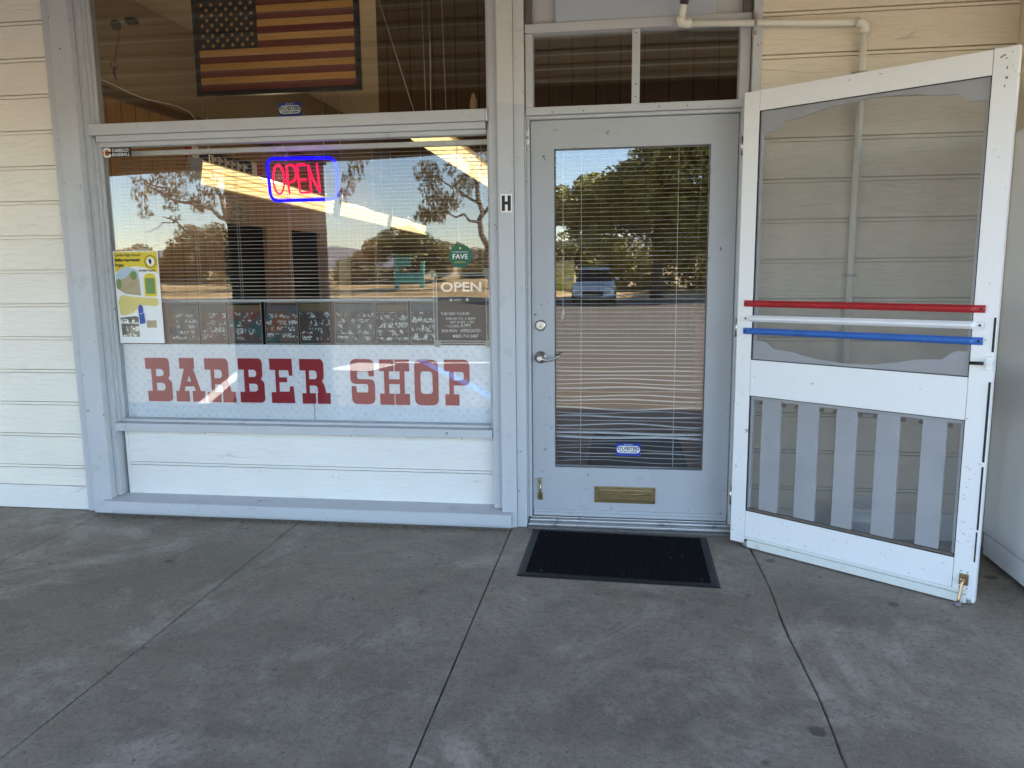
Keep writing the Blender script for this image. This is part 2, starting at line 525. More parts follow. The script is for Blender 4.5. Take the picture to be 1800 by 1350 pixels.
def text_me(s, x0, x1, z0, z1, y, thick=0.0012, shear=0.0, bold=0.0, M=None):
    cu = bpy.data.curves.new("tmp", 'FONT')
    cu.body = s
    cu.extrude = thick / 2
    cu.shear = shear
    cu.offset = bold
    cu.resolution_u = 3
    me = curve_mesh(cu)
    xs = [v.co.x for v in me.vertices]; ys = [v.co.y for v in me.vertices]
    ax, bx, ay, by = min(xs), max(xs), min(ys), max(ys)
    for v in me.vertices:
        v.co.x = x0 + (v.co.x - ax) / (bx - ax) * (x1 - x0)
        v.co.y = z0 + (v.co.y - ay) / (by - ay) * (z1 - z0)
    me.transform((M or Matrix.Identity(4)) @ Matrix.Translation((0, y, 0)) @ ROT)
    return me

def text(name, lines, m, parent, y, thick=0.0012, M=None):
    """lines: list of (string, x0, x1, z0, z1[, bold]) joined into one mesh"""
    bm = bmesh.new()
    for ln in lines:
        me = text_me(ln[0], ln[1], ln[2], ln[3], ln[4], y, thick, 0.0, ln[5] if len(ln) > 5 else 0.0, M)
        bm.from_mesh(me); bpy.data.meshes.remove(me)
    return obj(name, bm, m, parent)

def rect(x0, x1, z0, z1):
    return [(x0, z0), (x1, z0), (x1, z1), (x0, z1)]

def disc(cx, cz, r, n=28, ry=None):
    return [(cx + r * math.cos(2 * math.pi * k / n), cz + (ry or r) * math.sin(2 * math.pi * k / n)) for k in range(n)]

# ================================================================== ground and street
def make_sidewalk():
    bm = bmesh.new()
    xs = [-12.575 + 1.2435 * i for i in range(22)]
    # measured joints near the shop front
    xs = [-13.77, -12.53, -11.28, -10.04, -8.80, -7.55, -6.31, -5.07, -3.83, -2.58, -1.338, -0.109, 1.149, 2.39, 3.63, 4.87, 6.12, 7.36, 8.6, 9.85, 11.1]
    ys = [0.30 - 0.0, -0.9, -2.2, -3.46]
    ys = [0.3 - 3.76 * k / 46 for k in range(47)]
    def jit(xj, y, side):
        if abs(xj - 1.149) < 0.01:
            return 0.010 * noise.noise(Vector((y * 2.2, 3.1, 0))) + 0.0035 * noise.noise(Vector((y * 17, 9.1, side * 0.6)))
        return 0.0016 * noise.noise(Vector((y * 6, xj, side)))
    for a, b in zip(xs, xs[1:]):
        rows = []
        ga = gb = 0.0018
        for y in ys:
            xa = a + ga + jit(a, y, 1); xb = b - gb + jit(b, y, -1)
            rows.append([bm.verts.new(q) for q in ((xa, y, -0.22), (xa, y, -0.006), (xa + 0.006, y, 0), (xb - 0.006, y, 0), (xb, y, -0.006), (xb, y, -0.22))])
        for p, q in zip(rows, rows[1:]):
            for k in range(5):
                bm.faces.new((p[k], p[k + 1], q[k + 1], q[k]))
        bm.faces.new(rows[0]); bm.faces.new(rows[-1][::-1])
    return tag(obj("sidewalk", bm, M_CONC), kind='structure')
make_sidewalk()
M_ASPH = mat("sunlit_asphalt", (0.100, 0.086, 0.068), 0.85, 0.25, 3, bumps=(80, 0.004), dirt=((0.10, 0.09, 0.08), 1.5, 0.5, 0.5))
bm = bmesh.new()
box(bm, -70, 60, -31.0, -3.465, -0.35, -0.15)
tag(obj("parking_lot", bm, M_ASPH), kind='structure')
tag(obj("joint_bed", B(-13.7, 11.0, -3.45, 0.28, -0.30, -0.014), mat("joint_dirt", (0.05, 0.045, 0.038), 0.95, 0.3, 20)), kind='structure').name = "ground_base"
M_PAINTW = mat("worn_white_road_paint", (0.72, 0.70, 0.66), 0.7, 0.15, 9, chips=((0.12, 0.115, 0.105), 14, 0.62))
M_PAINTB = mat("blue_road_paint", (0.10, 0.24, 0.52), 0.7, 0.15, 9, chips=((0.12, 0.115, 0.105), 14, 0.64))
def stripe(bm, a, b, wd, z=-0.146):
    a = Vector((a[0], a[1], z)); b = Vector((b[0], b[1], z))
    n = (b - a).normalized().cross(Vector((0, 0, 1))) * wd / 2
    bm.faces.new([bm.verts.new(p) for p in (a - n, b - n, b + n, a + n)])
bm = bmesh.new()
stripe(bm, (-4.44, -4.2), (-5.93, -8.6), 0.15)
stripe(bm, (-3.75, -7.2), (-3.55, -8.1), 0.75)
stripe(bm, (-3.3, -8.25), (-1.3, -8.25), 0.14)
for k in range(4):
    stripe(bm, (-9.0 - 2.9 * k, -4.2), (-10.5 - 2.9 * k, -8.6), 0.12)
tag(obj("road_marking_white", bm, M_PAINTW), kind='structure')
bm = bmesh.new()
stripe(bm, (-2.95, -8.6), (-0.95, -4.7), 0.16)
tag(obj("road_marking_blue", bm, M_PAINTB), kind='structure')
# far side: pale kerb, dry grass bank, field to the horizon
M_KERB = mat("pale_concrete_kerb", (0.42, 0.38, 0.32), 0.8, 0.1, 4)
tag(obj("kerb", B(-70, 60, -31.25, -31.0, -0.35, 0.0, bev=0.02), M_KERB), kind='structure')
def dry_mat():
    m, t, N, L, p = nodes("dry_grass_ground")
    v = coords(t)
    f = tex_noise(t, v, 0.35, 8, 0.7)
    c = ramp(t, f, [(0.3, (0.30, 0.19, 0.08)), (0.5, (0.50, 0.34, 0.16)), (0.7, (0.60, 0.44, 0.24))])
    c = mixc(t, ramp(t, tex_noise(t, v, 6, 6, 0.7), [(0.5, 0.0), (0.75, 0.6)]), c, (0.17, 0.14, 0.05))
    L.new(c, p.inputs['Base Color']); p.inputs['Roughness'].default_value = 0.9
    bump(t, p, tex_noise(t, v, 9, 6, 0.7), 0.08)
    return m
M_DRY = dry_mat()
bm = bmesh.new()
gx = [-900, -300, -140, -90] + [-70 + 3 * i for i in range(44)] + [80, 140, 300, 900]
gy = [-31.25 - 1.0 * i for i in range(14)] + [-48, -56, -70, -100, -200, -480, -1200]
gr = []
for y in gy:
    row = []
    for x in gx:
        d = -31.25 - y
        z = 0.0 + 0.055 * min(d, 12) + (0.12 * noise.noise(Vector((x * 0.2, y * 0.3, 0))) if d > 0.5 else 0)
        row.append(bm.verts.new((x, y, z - 0.02)))
    gr.append(row)
for p, q in zip(gr, gr[1:]):
    for k in range(len(gx) - 1):
        bm.faces.new((p[k], p[k + 1], q[k + 1], q[k]))
for f in bm.faces: f.smooth = True
tag(obj("ground", bm, M_DRY), kind='structure')
bm = bmesh.new()
box(bm, -900, -70, -31.25, 400, -0.6, -0.17); box(bm, 60, 900, -31.25, 400, -0.6, -0.17)
box(bm, -70, 60, 0.31, 400, -0.6, -0.24)
tag(obj("ground_behind", bm, M_DRY), kind='structure')
# hills
M_HILL = mat("far_dry_hills", (0.20, 0.19, 0.20), 0.95, 0.15, 0.02)
bm = bmesh.new()
rows = []
for j in range(6):
    row = []
    for i in range(70):
        x = -520 + 14 * i
        hgt = 13 + 9 * noise.noise(Vector((x * 0.009, 1.3, 0))) + 3 * noise.noise(Vector((x * 0.04, 5.3, 0)))
        prof = [0, 0.55, 0.9, 1.0, 0.7, 0.0][j]
        row.append(bm.verts.new((x, -420 - 22 * j, max(-0.5, hgt * prof))))
    rows.append(row)
for p, q in zip(rows, rows[1:]):
    for k in range(69):
        bm.faces.new((p[k], p[k + 1], q[k + 1], q[k])).smooth = True
tag(obj("hills", bm, M_HILL), kind='structure')

# ================================================================== shop front walls
def siding(name, x0, x1, ztop, zbot, zline, sp, m, parent, y0=0.0, back=0.10):
    """courses: groove pair below every course, boards lapping slightly"""
    pr = []
    k0 = math.floor((zline - ztop) / sp)
    z = zline - k0 * sp
    pr.append((y0, ztop))
    while z > zbot + 0.02:
        if z < ztop - 0.02:
            pr += [(y0 - 0.009, z + 0.0135), (y0 - 0.009, z + 0.0118), (y0 + 0.016, z + 0.0114), (y0 + 0.016, z + 0.0066), (y0 - 0.001, z + 0.0060), (y0 - 0.001, z - 0.0070),
                   (y0 + 0.014, z - 0.0076), (y0 + 0.014, z - 0.0116), (y0, z - 0.0122)]
        z -= sp
    pr.append((y0 - 0.006, zbot))
    bm = bmesh.new()
    n = max(2, int((x1 - x0) / 0.6))
    cols = []
    for i in range(n + 1):
        x = x0 + (x1 - x0) * i / n
        cols.append([bm.verts.new((x, y, zz)) for y, zz in pr] + [bm.verts.new((x, y0 + back, zbot)), bm.verts.new((x, y0 + back, ztop))])
    K = len(cols[0])
    for a, b in zip(cols, cols[1:]):
        for k in range(K):
            bm.faces.new((a[k], a[(k + 1) % K], b[(k + 1) % K], b[k]))
    bm.faces.new(cols[0]); bm.faces.new(cols[-1][::-1])
    return obj(name, bm, m, parent)

wl = thing("siding_wall", "cream painted wood-grain siding wall left of the shop window", "wall", (-6, 0, 0))
siding("cladding", -11.0, -2.69, 3.10, 0.15, 2.800, 0.195, M_SID, wl)
bs = bmesh.new(); box(bs, -11.0, -2.69, -0.014, 0.09, 0.004, 0.147, bev=0.003)
obj("base_board", bs, M_SIDW, wl)
wr = thing("siding_wall", "tan wood-grain siding wall behind the open white screen door", "wall", (1.7, 0, 0))
siding("cladding", 1.149, 2.31, 3.10, 0.15, 2.6316, 0.1974, M_SIDR, wr)
bs = bmesh.new(); box(bs, 1.149, 2.31, -0.014, 0.09, 0.004, 0.147, bev=0.003)
obj("base_board", bs, M_SIDW, wr)
cb = bmesh.new(); box(cb, 2.312, 2.40, -0.19, 0.10, 0.0, 3.10, bev=0.004)
obj("corner_post", cb, M_SIDR, wr)
wf = thing("siding_wall", "far stretch of tan siding wall beyond the tall white cabinet", "wall", (6, 0, 0))
siding("cladding", 2.402, 11.0, 3.10, 0.0, 2.6316, 0.1974, M_SIDR, wf)

kp = thing("kick_panel", "white painted siding panel under the shop window above the grey ledge", "panel", (-1.33, 0.05, 0.1))
siding("cladding", -2.458, -0.212, 0.486, 0.095, 0.287, 0.195, M_SIDW, kp, y0=0.05, back=0.08)
bs = bmesh.new(); box(bs, -2.458, -0.212, 0.040, 0.12, 0.487, 0.4965, bev=0.002); box(bs, -2.4575, -2.442, 0.036, 0.0485, 0.0985, 0.486, bev=0.002); box(bs, -0.226, -0.2125, 0.036, 0.0485, 0.105, 0.486, bev=0.002)
obj("bead", bs, M_SIDW, kp)
for x, z in ((-1.95, 0.478), (-1.05, 0.478), (-0.40, 0.477), (-0.235, 0.474), (-1.17, 0.235), (-1.135, 0.2345), (-2.2, 0.30), (-1.6, 0.155), (-0.62, 0.162)):
    obj("nail_hole", lathe(bmesh.new(), [(0.0034, 0.0), (0.0026, -0.0012)], (x, 0.0495 if z < 0.47 else 0.0498, z), 'y', 8), M_GAP, kp)
obj("gouge", B(-1.165, -1.140, 0.0485, 0.0498, 0.178, 0.1815, bev=0.0005), M_GAP, kp)

# ------------------------------------------------------------------ display window with its posts
sw = thing("display_window", "tall shop window in blue-grey wooden frame with barber lettering behind it", "window", (-1.33, 0, 0))
bm = bmesh.new()
box(bm, -2.692, -2.632, -0.030, 0.10, 0.003, 3.10, bev=0.004)
box(bm, -2.630, -2.512, -0.060, 0.10, 0.003, 3.10, bev=0.005)
obj("post", bm, M_TRIM, sw)
bm = bmesh.new()
box(bm, -0.160, -0.078, -0.046, 0.10, 0.003, 2.262)
box(bm, -0.076, -0.024, -0.030, 0.10, 0.003, 2.258)
obj("post", bm, M_TRIM, sw)
bm = bmesh.new()
box(bm, -0.160, -0.078, -0.046, 0.10, 2.262, 3.10)
box(bm, -0.076, -0.024, -0.030, 0.10, 2.258, 3.10)
tag(obj("post", bm, mat("older_grey_trim_paint", (0.56, 0.555, 0.535), 0.55, 0.06, 6, bumps=(45, 0.0012), dirt=((0.22, 0.20, 0.18), 6, 0.60, 0.4), chips=((0.13, 0.115, 0.10), 27, 0.655)), sw), "older paler paint on the post above the transom bar")
bm = bmesh.new()
# side stops (stepped mouldings), bottom to top
box(bm, -2.510, -2.484, -0.012, 0.10, 0.100, 3.10, bev=0.003)
box(bm, -2.4835, -2.470, 0.016, 0.10, 0.548, 2.180, bev=0.003); box(bm, -2.4835, -2.470, 0.016, 0.10, 2.2465, 3.10, bev=0.003)
box(bm, -2.4695, -2.457, 0.036, 0.10, 0.548, 2.180, bev=0.002); box(bm, -2.4695, -2.457, 0.036, 0.10, 2.2465, 3.10, bev=0.002)
obj("side_stop", bm, M_TRIM, sw)
bm = bmesh.new()
box(bm, -0.2115, -0.1615, -0.012, 0.10, 0.100, 3.10, bev=0.003)
box(bm, -0.228, -0.212, 0.030, 0.10, 0.548, 2.180, bev=0.002); box(bm, -0.228, -0.212, 0.030, 0.10, 2.2465, 3.10, bev=0.002)
obj("side_stop", bm, M_TRIM, sw)
bm = bmesh.new()
box(bm, -2.4555, -0.230, -0.022, 0.15, 2.184, 2.2445, bev=0.005)
box(bm, -2.4555, -0.230, 0.004, 0.10, 2.150, 2.1835, bev=0.004)
box(bm, -2.4555, -0.230, 0.030, 0.10, 2.126, 2.1495, bev=0.003)
box(bm, -2.4825, -2.456, -0.019, 0.10, 2.1845, 2.2445, bev=0.002)
box(bm, -0.2295, -0.214, -0.019, 0.10, 2.1845, 2.2445, bev=0.002)
obj("transom_bar", bm, M_TRIM, sw)
bm = bmesh.new()
box(bm, -2.4825, -0.2145, -0.022, 0.13, 0.4975, 0.545, bev=0.005)
box(bm, -2.4555, -0.2295, 0.028, 0.10, 0.546, 0.561, bev=0.002)
obj("sill", bm, M_TRIM, sw)
bm = bmesh.new()
# weathered bottom ledge with a sloping top
vs = [(-0.088, 0.024), (-0.088, 0.082), (-0.084, 0.086), (0.049, 0.104), (0.12, 0.104), (0.12, 0.0), (-0.05, 0.0), (-0.05, 0.024)]
a = [bm.verts.new((-2.553, y, z)) for y, z in vs]; b = [bm.verts.new((-0.104, y, z)) for y, z in vs]
for k in range(8):
    bm.faces.new((a[k], a[(k + 1) % 8], b[(k + 1) % 8], b[k]))
bm.faces.new(a); bm.faces.new(b[::-1])
obj("ledge", bm, M_TRIM, sw)
obj("pane", B(-2.457, -0.228, 0.058, 0.063, 0.561, 2.126), M_GLASS, sw)
tag(obj("pane", B(-2.457, -0.228, 0.058, 0.063, 2.2445, 3.09), M_GLASSU, sw), "upper pane above the transom bar")
# ------------------------------------------------------------------ transom over the door
tw = thing("transom_window", "narrow two-light fanlight above the grey shop door", "window", (0.53, 0, 2.2))
bm = bmesh.new()
box(bm, -0.020, 1.100, 0.004, 0.10, 2.2065, 2.245, bev=0.004)
box(bm, -0.020, 1.100, 0.000, 0.10, 2.606, 2.650, bev=0.004)
box(bm, -0.019, 0.018, 0.008, 0.10, 2.2455, 2.6055, bev=0.003)
box(bm, 1.050, 1.099, 0.008, 0.10, 2.2455, 2.6055, bev=0.003)
box(bm, 0.522, 0.562, 0.014, 0.09, 2.2455, 2.6055, bev=0.003)
obj("frame", bm, M_TRIM, tw)
bm = bmesh.new()
for z in (2.28, 2.34, 2.585):
    lathe(bm, [(0.0035, 0.0), (0.003, -0.0015)], (0.542, 0.0135, z), 'y', 10)
for x in (0.12, 0.28, 0.66, 0.8):
    lathe(bm, [(0.0035, 0.0), (0.003, -0.0012)], (x, 0.0035, 2.222 + 0.004 * math.sin(x * 40)), 'y', 8)
obj("nail_head", bm, M_GAP, tw)
for xa, xb in ((0.0185, 0.5215), (0.5625, 1.0495)):
    obj("pane", B(xa, xb, 0.050, 0.055, 2.2455, 2.6055), M_GLASST, tw)
pp = thing("plywood_panel", "blue-grey plywood board covering the opening above the fanlight", "panel", (0.53, 0.0, 2.65))
obj("backing", B(-0.018, 1.098, 0.050, 0.10, 2.652, 3.10), M_TRIM, pp)
obj("board", B(0.135, 0.930, 0.020, 0.046, 2.653, 3.10, bev=0.002), mat("bluish_plywood_paint", (0.42, 0.47, 0.53), 0.6, 0.06, 4), pp)
obj("batten", box(B(-0.018, 0.016, 0.006, 0.046, 2.653, 3.10, bev=0.002), 1.06, 1.098, 0.006, 0.046, 2.653, 3.10, bev=0.002), mat("brown_grey_batten", (0.13, 0.115, 0.10), 0.7, 0.1, 8), pp)
# ------------------------------------------------------------------ door frame and door
df = thing("entry_surround", "blue-grey wooden frame round the glazed shop door", "door frame", (0.53, 0, 0))
bm = bmesh.new()
box(bm, -0.0185, -0.002, 0.026, 0.13, 0.046, 2.2055, bev=0.003)
box(bm, -0.0235, -0.019, 0.000, 0.10, 0.046, 2.2055)
box(bm, 1.0655, 1.099, 0.004, 0.13, 0.046, 2.2055, bev=0.003)
box(bm, -0.0015, 1.065, 0.030, 0.13, 2.1895, 2.2055, bev=0.003)
obj("jamb", bm, M_TRIM, df)
obj("casing", box(bmesh.new(), 1.104, 1.148, -0.030, 0.10, 0.003, 3.10, bev=0.004), M_TRIM, df)
bm = bmesh.new()
box(bm, -0.018, 1.099, -0.02, 0.16, 0.002, 0.022, bev=0.004)
box(bm, -0.018, 1.099, 0.018, 0.12, 0.0225, 0.036, bev=0.005)
box(bm, -0.018, 1.099, 0.045, 0.10, 0.0362, 0.044, bev=0.003)
obj("threshold", bm, M_ALU, df)
bm = bmesh.new()
box(bm, -0.018, 1.099, -0.058, -0.0205, 0.001, 0.012, bev=0.004)
obj("threshold_lip", bm, mat("grimy_mortar", (0.16, 0.15, 0.135), 0.9, 0.4, 40, bumps=(90, 0.006)), df)
bm = bmesh.new()
for z in (2.12, 2.075):
    box(bm, -0.024, -0.004, 0.012, 0.0255, z - 0.018, z + 0.018, bev=0.004)
obj("hinge_bracket", bm, M_STEEL, df)
obj("strike_plate", B(-0.0187, -0.0175, 0.012, 0.0255, 0.99, 1.07), M_STEEL, df)

dd = thing("shop_door", "grey glazed shop door with brass mail slot and lever handle", "door", (0.53, 0.06, 0.05))
plate("leaf", [rect(0.001, 1.062, 0.074, 2.187), rect(0.1235, 0.927, 0.325, 2.042)], 0.058, 0.044, M_DOOR, dd, bev=0.002)
bm = bmesh.new()
for q in ((0.1235, 0.130, 0.325, 2.042), (0.9205, 0.927, 0.325, 2.042), (0.1305, 0.920, 0.325, 0.331), (0.1305, 0.920, 2.036, 2.042)):
    box(bm, q[0], q[1], 0.066, 0.076, q[2], q[3])
obj("glazing_bead", bm, mat("dark_grey_bead", (0.10, 0.10, 0.10), 0.6), dd)
obj("pane", B(0.130, 0.9205, 0.0765, 0.0815, 0.331, 2.036), M_GLASSD, dd)
bm = bmesh.new(); box(bm, 0.004, 1.058, 0.050, 0.0575, 0.058, 0.086, bev=0.003); box(bm, 0.004, 1.058, 0.044, 0.0495, 0.050, 0.070, bev=0.002)
obj("sweep", bm, M_DOOR, dd)
db = obj("deadbolt", lathe(bmesh.new(), [(0.030, 0.0), (0.031, -0.004), (0.028, -0.012), (0.021, -0.0145)], (0.048, 0.0575, 1.116), 'y'), M_STEEL, dd)
obj("keyhole", box(B(0.0465, 0.0495, 0.0420, 0.0430, 1.103, 1.118), 0.040, 0.056, 0.0418, 0.0424, 1.1185, 1.1195), M_GAP, db)
hd = obj("handle", lathe(bmesh.new(), [(0.034, 0.0), (0.034, -0.005), (0.030, -0.011), (0.016, -0.013), (0.014, -0.045), (0.0165, -0.047), (0.0165, -0.066), (0.012, -0.069)], (0.048, 0.0575, 0.942), 'y'), M_STEEL, dd)
bm = bmesh.new()
pts = []
for k in range(15):
    u = k / 14
    pts.append((0.052 + 0.105 * u, 0.0575 - 0.058 + 0.012 * max(0, u - 0.7), 0.942 - 0.011 * math.sin(u * math.pi * 1.15) + 0.012 * u * u))
tube(bm, pts, 0.0105, 10, r1=0.0055)
obj("lever", bm, M_STEEL, hd)
ms = obj("mail_slot", box(bmesh.new(), 0.344, 0.678, 0.0515, 0.0575, 0.131, 0.2245, bev=0.003), M_BRASS, dd)
bm = bmesh.new(); box(bm, 0.366, 0.656, 0.046, 0.0510, 0.146, 0.210, bev=0.004); tube(bm, [(0.37, 0.0455, 0.186), (0.652, 0.0455, 0.186)], 0.006, 8)
obj("flap", bm, M_BRASS, ms)
bm = bmesh.new()
for x in (0.353, 0.669):
    for z in (0.140, 0.215):
        lathe(bm, [(0.004, 0.0), (0.003, -0.002)], (x, 0.0512, z), 'y', 8)
obj("screw", bm, M_GAP, ms)
ds = obj("kick_stop", box(bmesh.new(), 0.026, 0.056, 0.0525, 0.0575, 0.135, 0.178, bev=0.002), M_BRASS, dd)
bm = bmesh.new(); tube(bm, [(0.041, 0.044, 0.145), (0.042, 0.044, 0.20), (0.043, 0.046, 0.248)], 0.0065, 8); lathe(bm, [(0.004, -0.012), (0.010, -0.008), (0.010, 0.008), (0.004, 0.012)], (0.043, 0.046, 0.254), 'y', 12)
obj("stop_arm", bm, mat("bright_brass", (0.55, 0.42, 0.18), 0.3, 0.1, 20, metal=1.0), ds)
# ================================================================== white screen door
HX, HY, ANG, SDW = 1.055, -0.149, -35.555, 1.1247
sd = thing("screen_door", "white wooden screen door swung open to the right of the shop door", "screen door", (HX, HY, 0.0))
sd.rotation_euler = (0, 0, R(ANG))
sd['local_frame'] = 1
T = 0.034
bm = bmesh.new()
box(bm, 0.0, 0.0785, 0, T, 0.016, 2.243, bev=0.0025)
obj("stile", bm, M_WHITE, sd)
bm = bmesh.new()
box(bm, 1.0375, SDW, 0, T, 0.010, 2.247, bev=0.0025)
obj("stile", bm, M_WHITE, sd)
for z0, z1, lab in ((2.150, 2.2445, None), (0.786, 0.9655, None), (0.045, 0.190, None)):
    obj("rail", box(bmesh.new(), 0.080, 1.036, 0.0004, T, z0, z1, bev=0.002), M_WHITE, sd)
bm = bmesh.new(); box(bm, 0.075, 1.098, -0.0045, -0.0005, 0.044, 0.058, bev=0.001); box(bm, 0.100, 1.096, -0.016, -0.0005, 0.006, 0.043, bev=0.002)
obj("sweep", bm, M_WHITE2, sd)
obj("sweep_clip", box(B(0.080, 0.099, -0.018, -0.0008, 0.010, 0.030, bev=0.002), 1.0965, 1.112, -0.010, -0.0008, 0.006, 0.026, bev=0.002), M_STEEL, sd)
# dark spline lines round both screen openings
bm = bmesh.new()
for z0, z1 in ((0.9655, 2.150), (0.190, 0.786)):
    box(bm, 0.0785, 0.0815, 0.003, 0.010, z0, z1); box(bm, 1.0345, 1.0375, 0.003, 0.010, z0, z1)
    box(bm, 0.0815, 1.0345, 0.003, 0.010, z1 - 0.003, z1); box(bm, 0.0815, 1.0345, 0.003, 0.010, z0, z0 + 0.003)
obj("screen_spline", bm, M_BLACK, sd)
# dirty timber edge under the lower screen
bm = bmesh.new(); box(bm, 0.083, 1.033, 0.0065, T - 0.002, 0.1905, 0.2035, bev=0.003)
obj("bottom_ledge", bm, M_RUST, sd)
bm = bmesh.new()
box(bm, 0.083, 0.094, 0.013, T - 0.002, 0.206, 0.782); box(bm, 1.022, 1.033, 0.013, T - 0.002, 0.206, 0.782); box(bm, 0.0945, 1.0215, 0.013, T - 0.002, 0.768, 0.782)
box(bm, 0.083, 0.092, 0.013, T - 0.002, 1.062, 2.05); box(bm, 1.022, 1.033, 0.013, T - 0.002, 1.07, 2.06)
obj("inner_frame", bm, M_GREYW, sd)
for z0, z1 in ((0.9685, 2.147), (0.193, 0.783)):
    obj("insect_screen", B(0.0815, 1.0345, 0.0105, 0.0112, z0, z1), M_SCREEN, sd)
arch = [(0.083, 2.147), (0.083, 2.049), (0.150, 2.051, .02), (0.172, 2.066, .02), (0.190, 2.089, .02), (0.273, 2.096, .05), (0.345, 2.112), (0.421, 2.125), (0.547, 2.134), (0.655, 2.134), (0.759, 2.124), (0.847, 2.104, .03), (0.928, 2.098, .02), (0.945, 2.080, .01), (0.958, 2.066, .02), (1.033, 2.059), (1.033, 2.147)]
plate("arch_board", [rounded(arch)], 0.013, 0.016, M_GREYW, sd)
low = [(0.083, 0.969), (0.083, 1.062), (0.146, 1.060, .02), (0.166, 1.044, .02), (0.190, 1.024, .02), (0.262, 1.021, .04), (0.330, 1.005), (0.402, 0.992), (0.527, 0.980), (0.645, 0.985), (0.744, 1.002), (0.851, 1.026, .04), (0.929, 1.029, .03), (0.950, 1.046, .02), (0.972, 1.068, .02), (1.033, 1.071), (1.033, 0.969)]
plate("scalloped_board", [rounded(low)], 0.013, 0.016, M_GREYW, sd)
for k, (a, b) in enumerate(((0.142, 0.239), (0.323, 0.424), (0.506, 0.600), (0.686, 0.783), (0.874, 0.969))):
    bm = bmesh.new(); box(bm, a, b, 0.014, 0.030, 0.206, 0.7675, bev=0.003)
    obj("picket", bm, M_GREYW, sd)
bm = bmesh.new()
for a, b in ((0.142, 0.239), (0.323, 0.424), (0.506, 0.600), (0.686, 0.783), (0.874, 0.969)):
    for x in (a - 0.010, b + 0.010):
        lathe(bm, [(0.009, 0.0), (0.010, 0.010), (0.006, 0.014)], (x, 0.016, 0.752), 'y', 10)
obj("glue_block", bm, mat("bare_brown_wood", (0.16, 0.09, 0.045), 0.7, 0.2, 20), sd)
def push_bar(z0, z1, m):
    bm = bmesh.new()
    sec = [(-0.004, -0.0155), (-0.010, -0.0155), (-0.014, -0.011), (-0.021, -0.006), (-0.0225, 0.0), (-0.021, 0.006), (-0.014, 0.011), (-0.010, 0.0155), (-0.004, 0.0155)]
    st = []
    for s, f in ((0.038, 0.35), (0.066, 0.35), (0.080, 1.0), (1.036, 1.0), (1.050, 0.35), (1.080, 0.35)):
        zc = z0 + (z1 - z0) * (s - 0.038) / 1.042
        st.append([bm.verts.new((s, -0.0006 + (y + 0.004) * f - 0.004, zc + z)) for y, z in sec])
    for a, b in zip(st, st[1:]):
        for k in range(8):
            bm.faces.new((a[k], a[k + 1], b[k + 1], b[k]))
        bm.faces.new((a[8], a[0], b[0], b[8]))
    bm.faces.new(st[0]); bm.faces.new(st[-1][::-1])
    o = obj("push_bar", bm, m, sd)
    sc = bmesh.new()
    for s, zc in ((0.050, z0), (1.066, z1)):
        lathe(sc, [(0.0048, 0.0), (0.0048, -0.002), (0.002, -0.003)], (s, -0.0112, zc), 'y', 10)
    obj("screw", sc, M_GAP, o)
    return o
tag(push_bar(1.243, 1.247, M_RED), "red push bar, top of the three")
tag(push_bar(1.170, 1.181, M_ENAM), "white push bar, middle of the three")
tag(push_bar(1.108, 1.117, M_BLUE), "blue push bar, lowest of the three")
lt = obj("latch", box(box(bmesh.new(), 1.098, 1.122, -0.012, -0.0006, 1.002, 1.058, bev=0.003), 1.090, 1.123, -0.020, -0.0125, 1.022, 1.040, bev=0.002), M_ENAM, sd)
bm = bmesh.new(); tube(bm, [(1.095, -0.030, 1.030), (1.075, -0.034, 1.030), (1.046, -0.034, 1.029)], 0.007, 10)
obj("latch_lever", bm, M_BLACK, lt)
bm = bmesh.new(); box(bm, 1.1125, 1.1205, -0.0022, -0.0004, 1.075, 1.214); box(bm, 1.1115, 1.120, -0.0022, -0.0004, 0.62, 0.953); box(bm, 1.112, 1.119, -0.0022, -0.0004, 0.33, 0.60); box(bm, 1.111, 1.1165, -0.0022, -0.0004, 0.19, 0.32)
obj("weather_strip", bm, M_BLACK, sd)
ks = obj("kick_stop", box(bmesh.new(), 1.062, 1.098, -0.005, -0.0006, 0.080, 0.130, bev=0.002), M_BRASS, sd)
bm = bmesh.new(); tube(bm, [(1.080, -0.016, 0.115), (1.079, -0.022, 0.092), (1.076, -0.040, 0.03), (1.075, -0.046, 0.012)], 0.0065, 10); box(bm, 1.070, 1.090, -0.024, -0.0052, 0.092, 0.112, bev=0.003)
obj("stop_arm", bm, mat("copper_brass", (0.50, 0.34, 0.20), 0.35, 0.15, 20, metal=1.0), ks)
obj("rubber_foot", lathe(bmesh.new(), [(0.012, 0.0), (0.014, 0.006), (0.012, 0.014), (0.009, 0.016)], (1.075, -0.047, 0.001), 'z', 16), mat("grey_rubber", (0.20, 0.20, 0.20), 0.7), ks)
bm = bmesh.new()
for s, z in ((1.068, 0.140), (1.092, 0.138), (1.066, 0.068), (1.094, 0.066), (0.012, 0.075)):
    lathe(bm, [(0.0028, 0.0), (0.002, -0.0014)], (s, -0.0004, z), 'y', 8)
for k, (s, z) in enumerate(((1.085, 2.165), (1.083, 2.128), (1.088, 2.128), (1.081, 2.098))):
    box(bm, s, s + 0.003, -0.0014, -0.0002, z, z + 0.009)
obj("nail_hole", bm, M_GAP, sd)
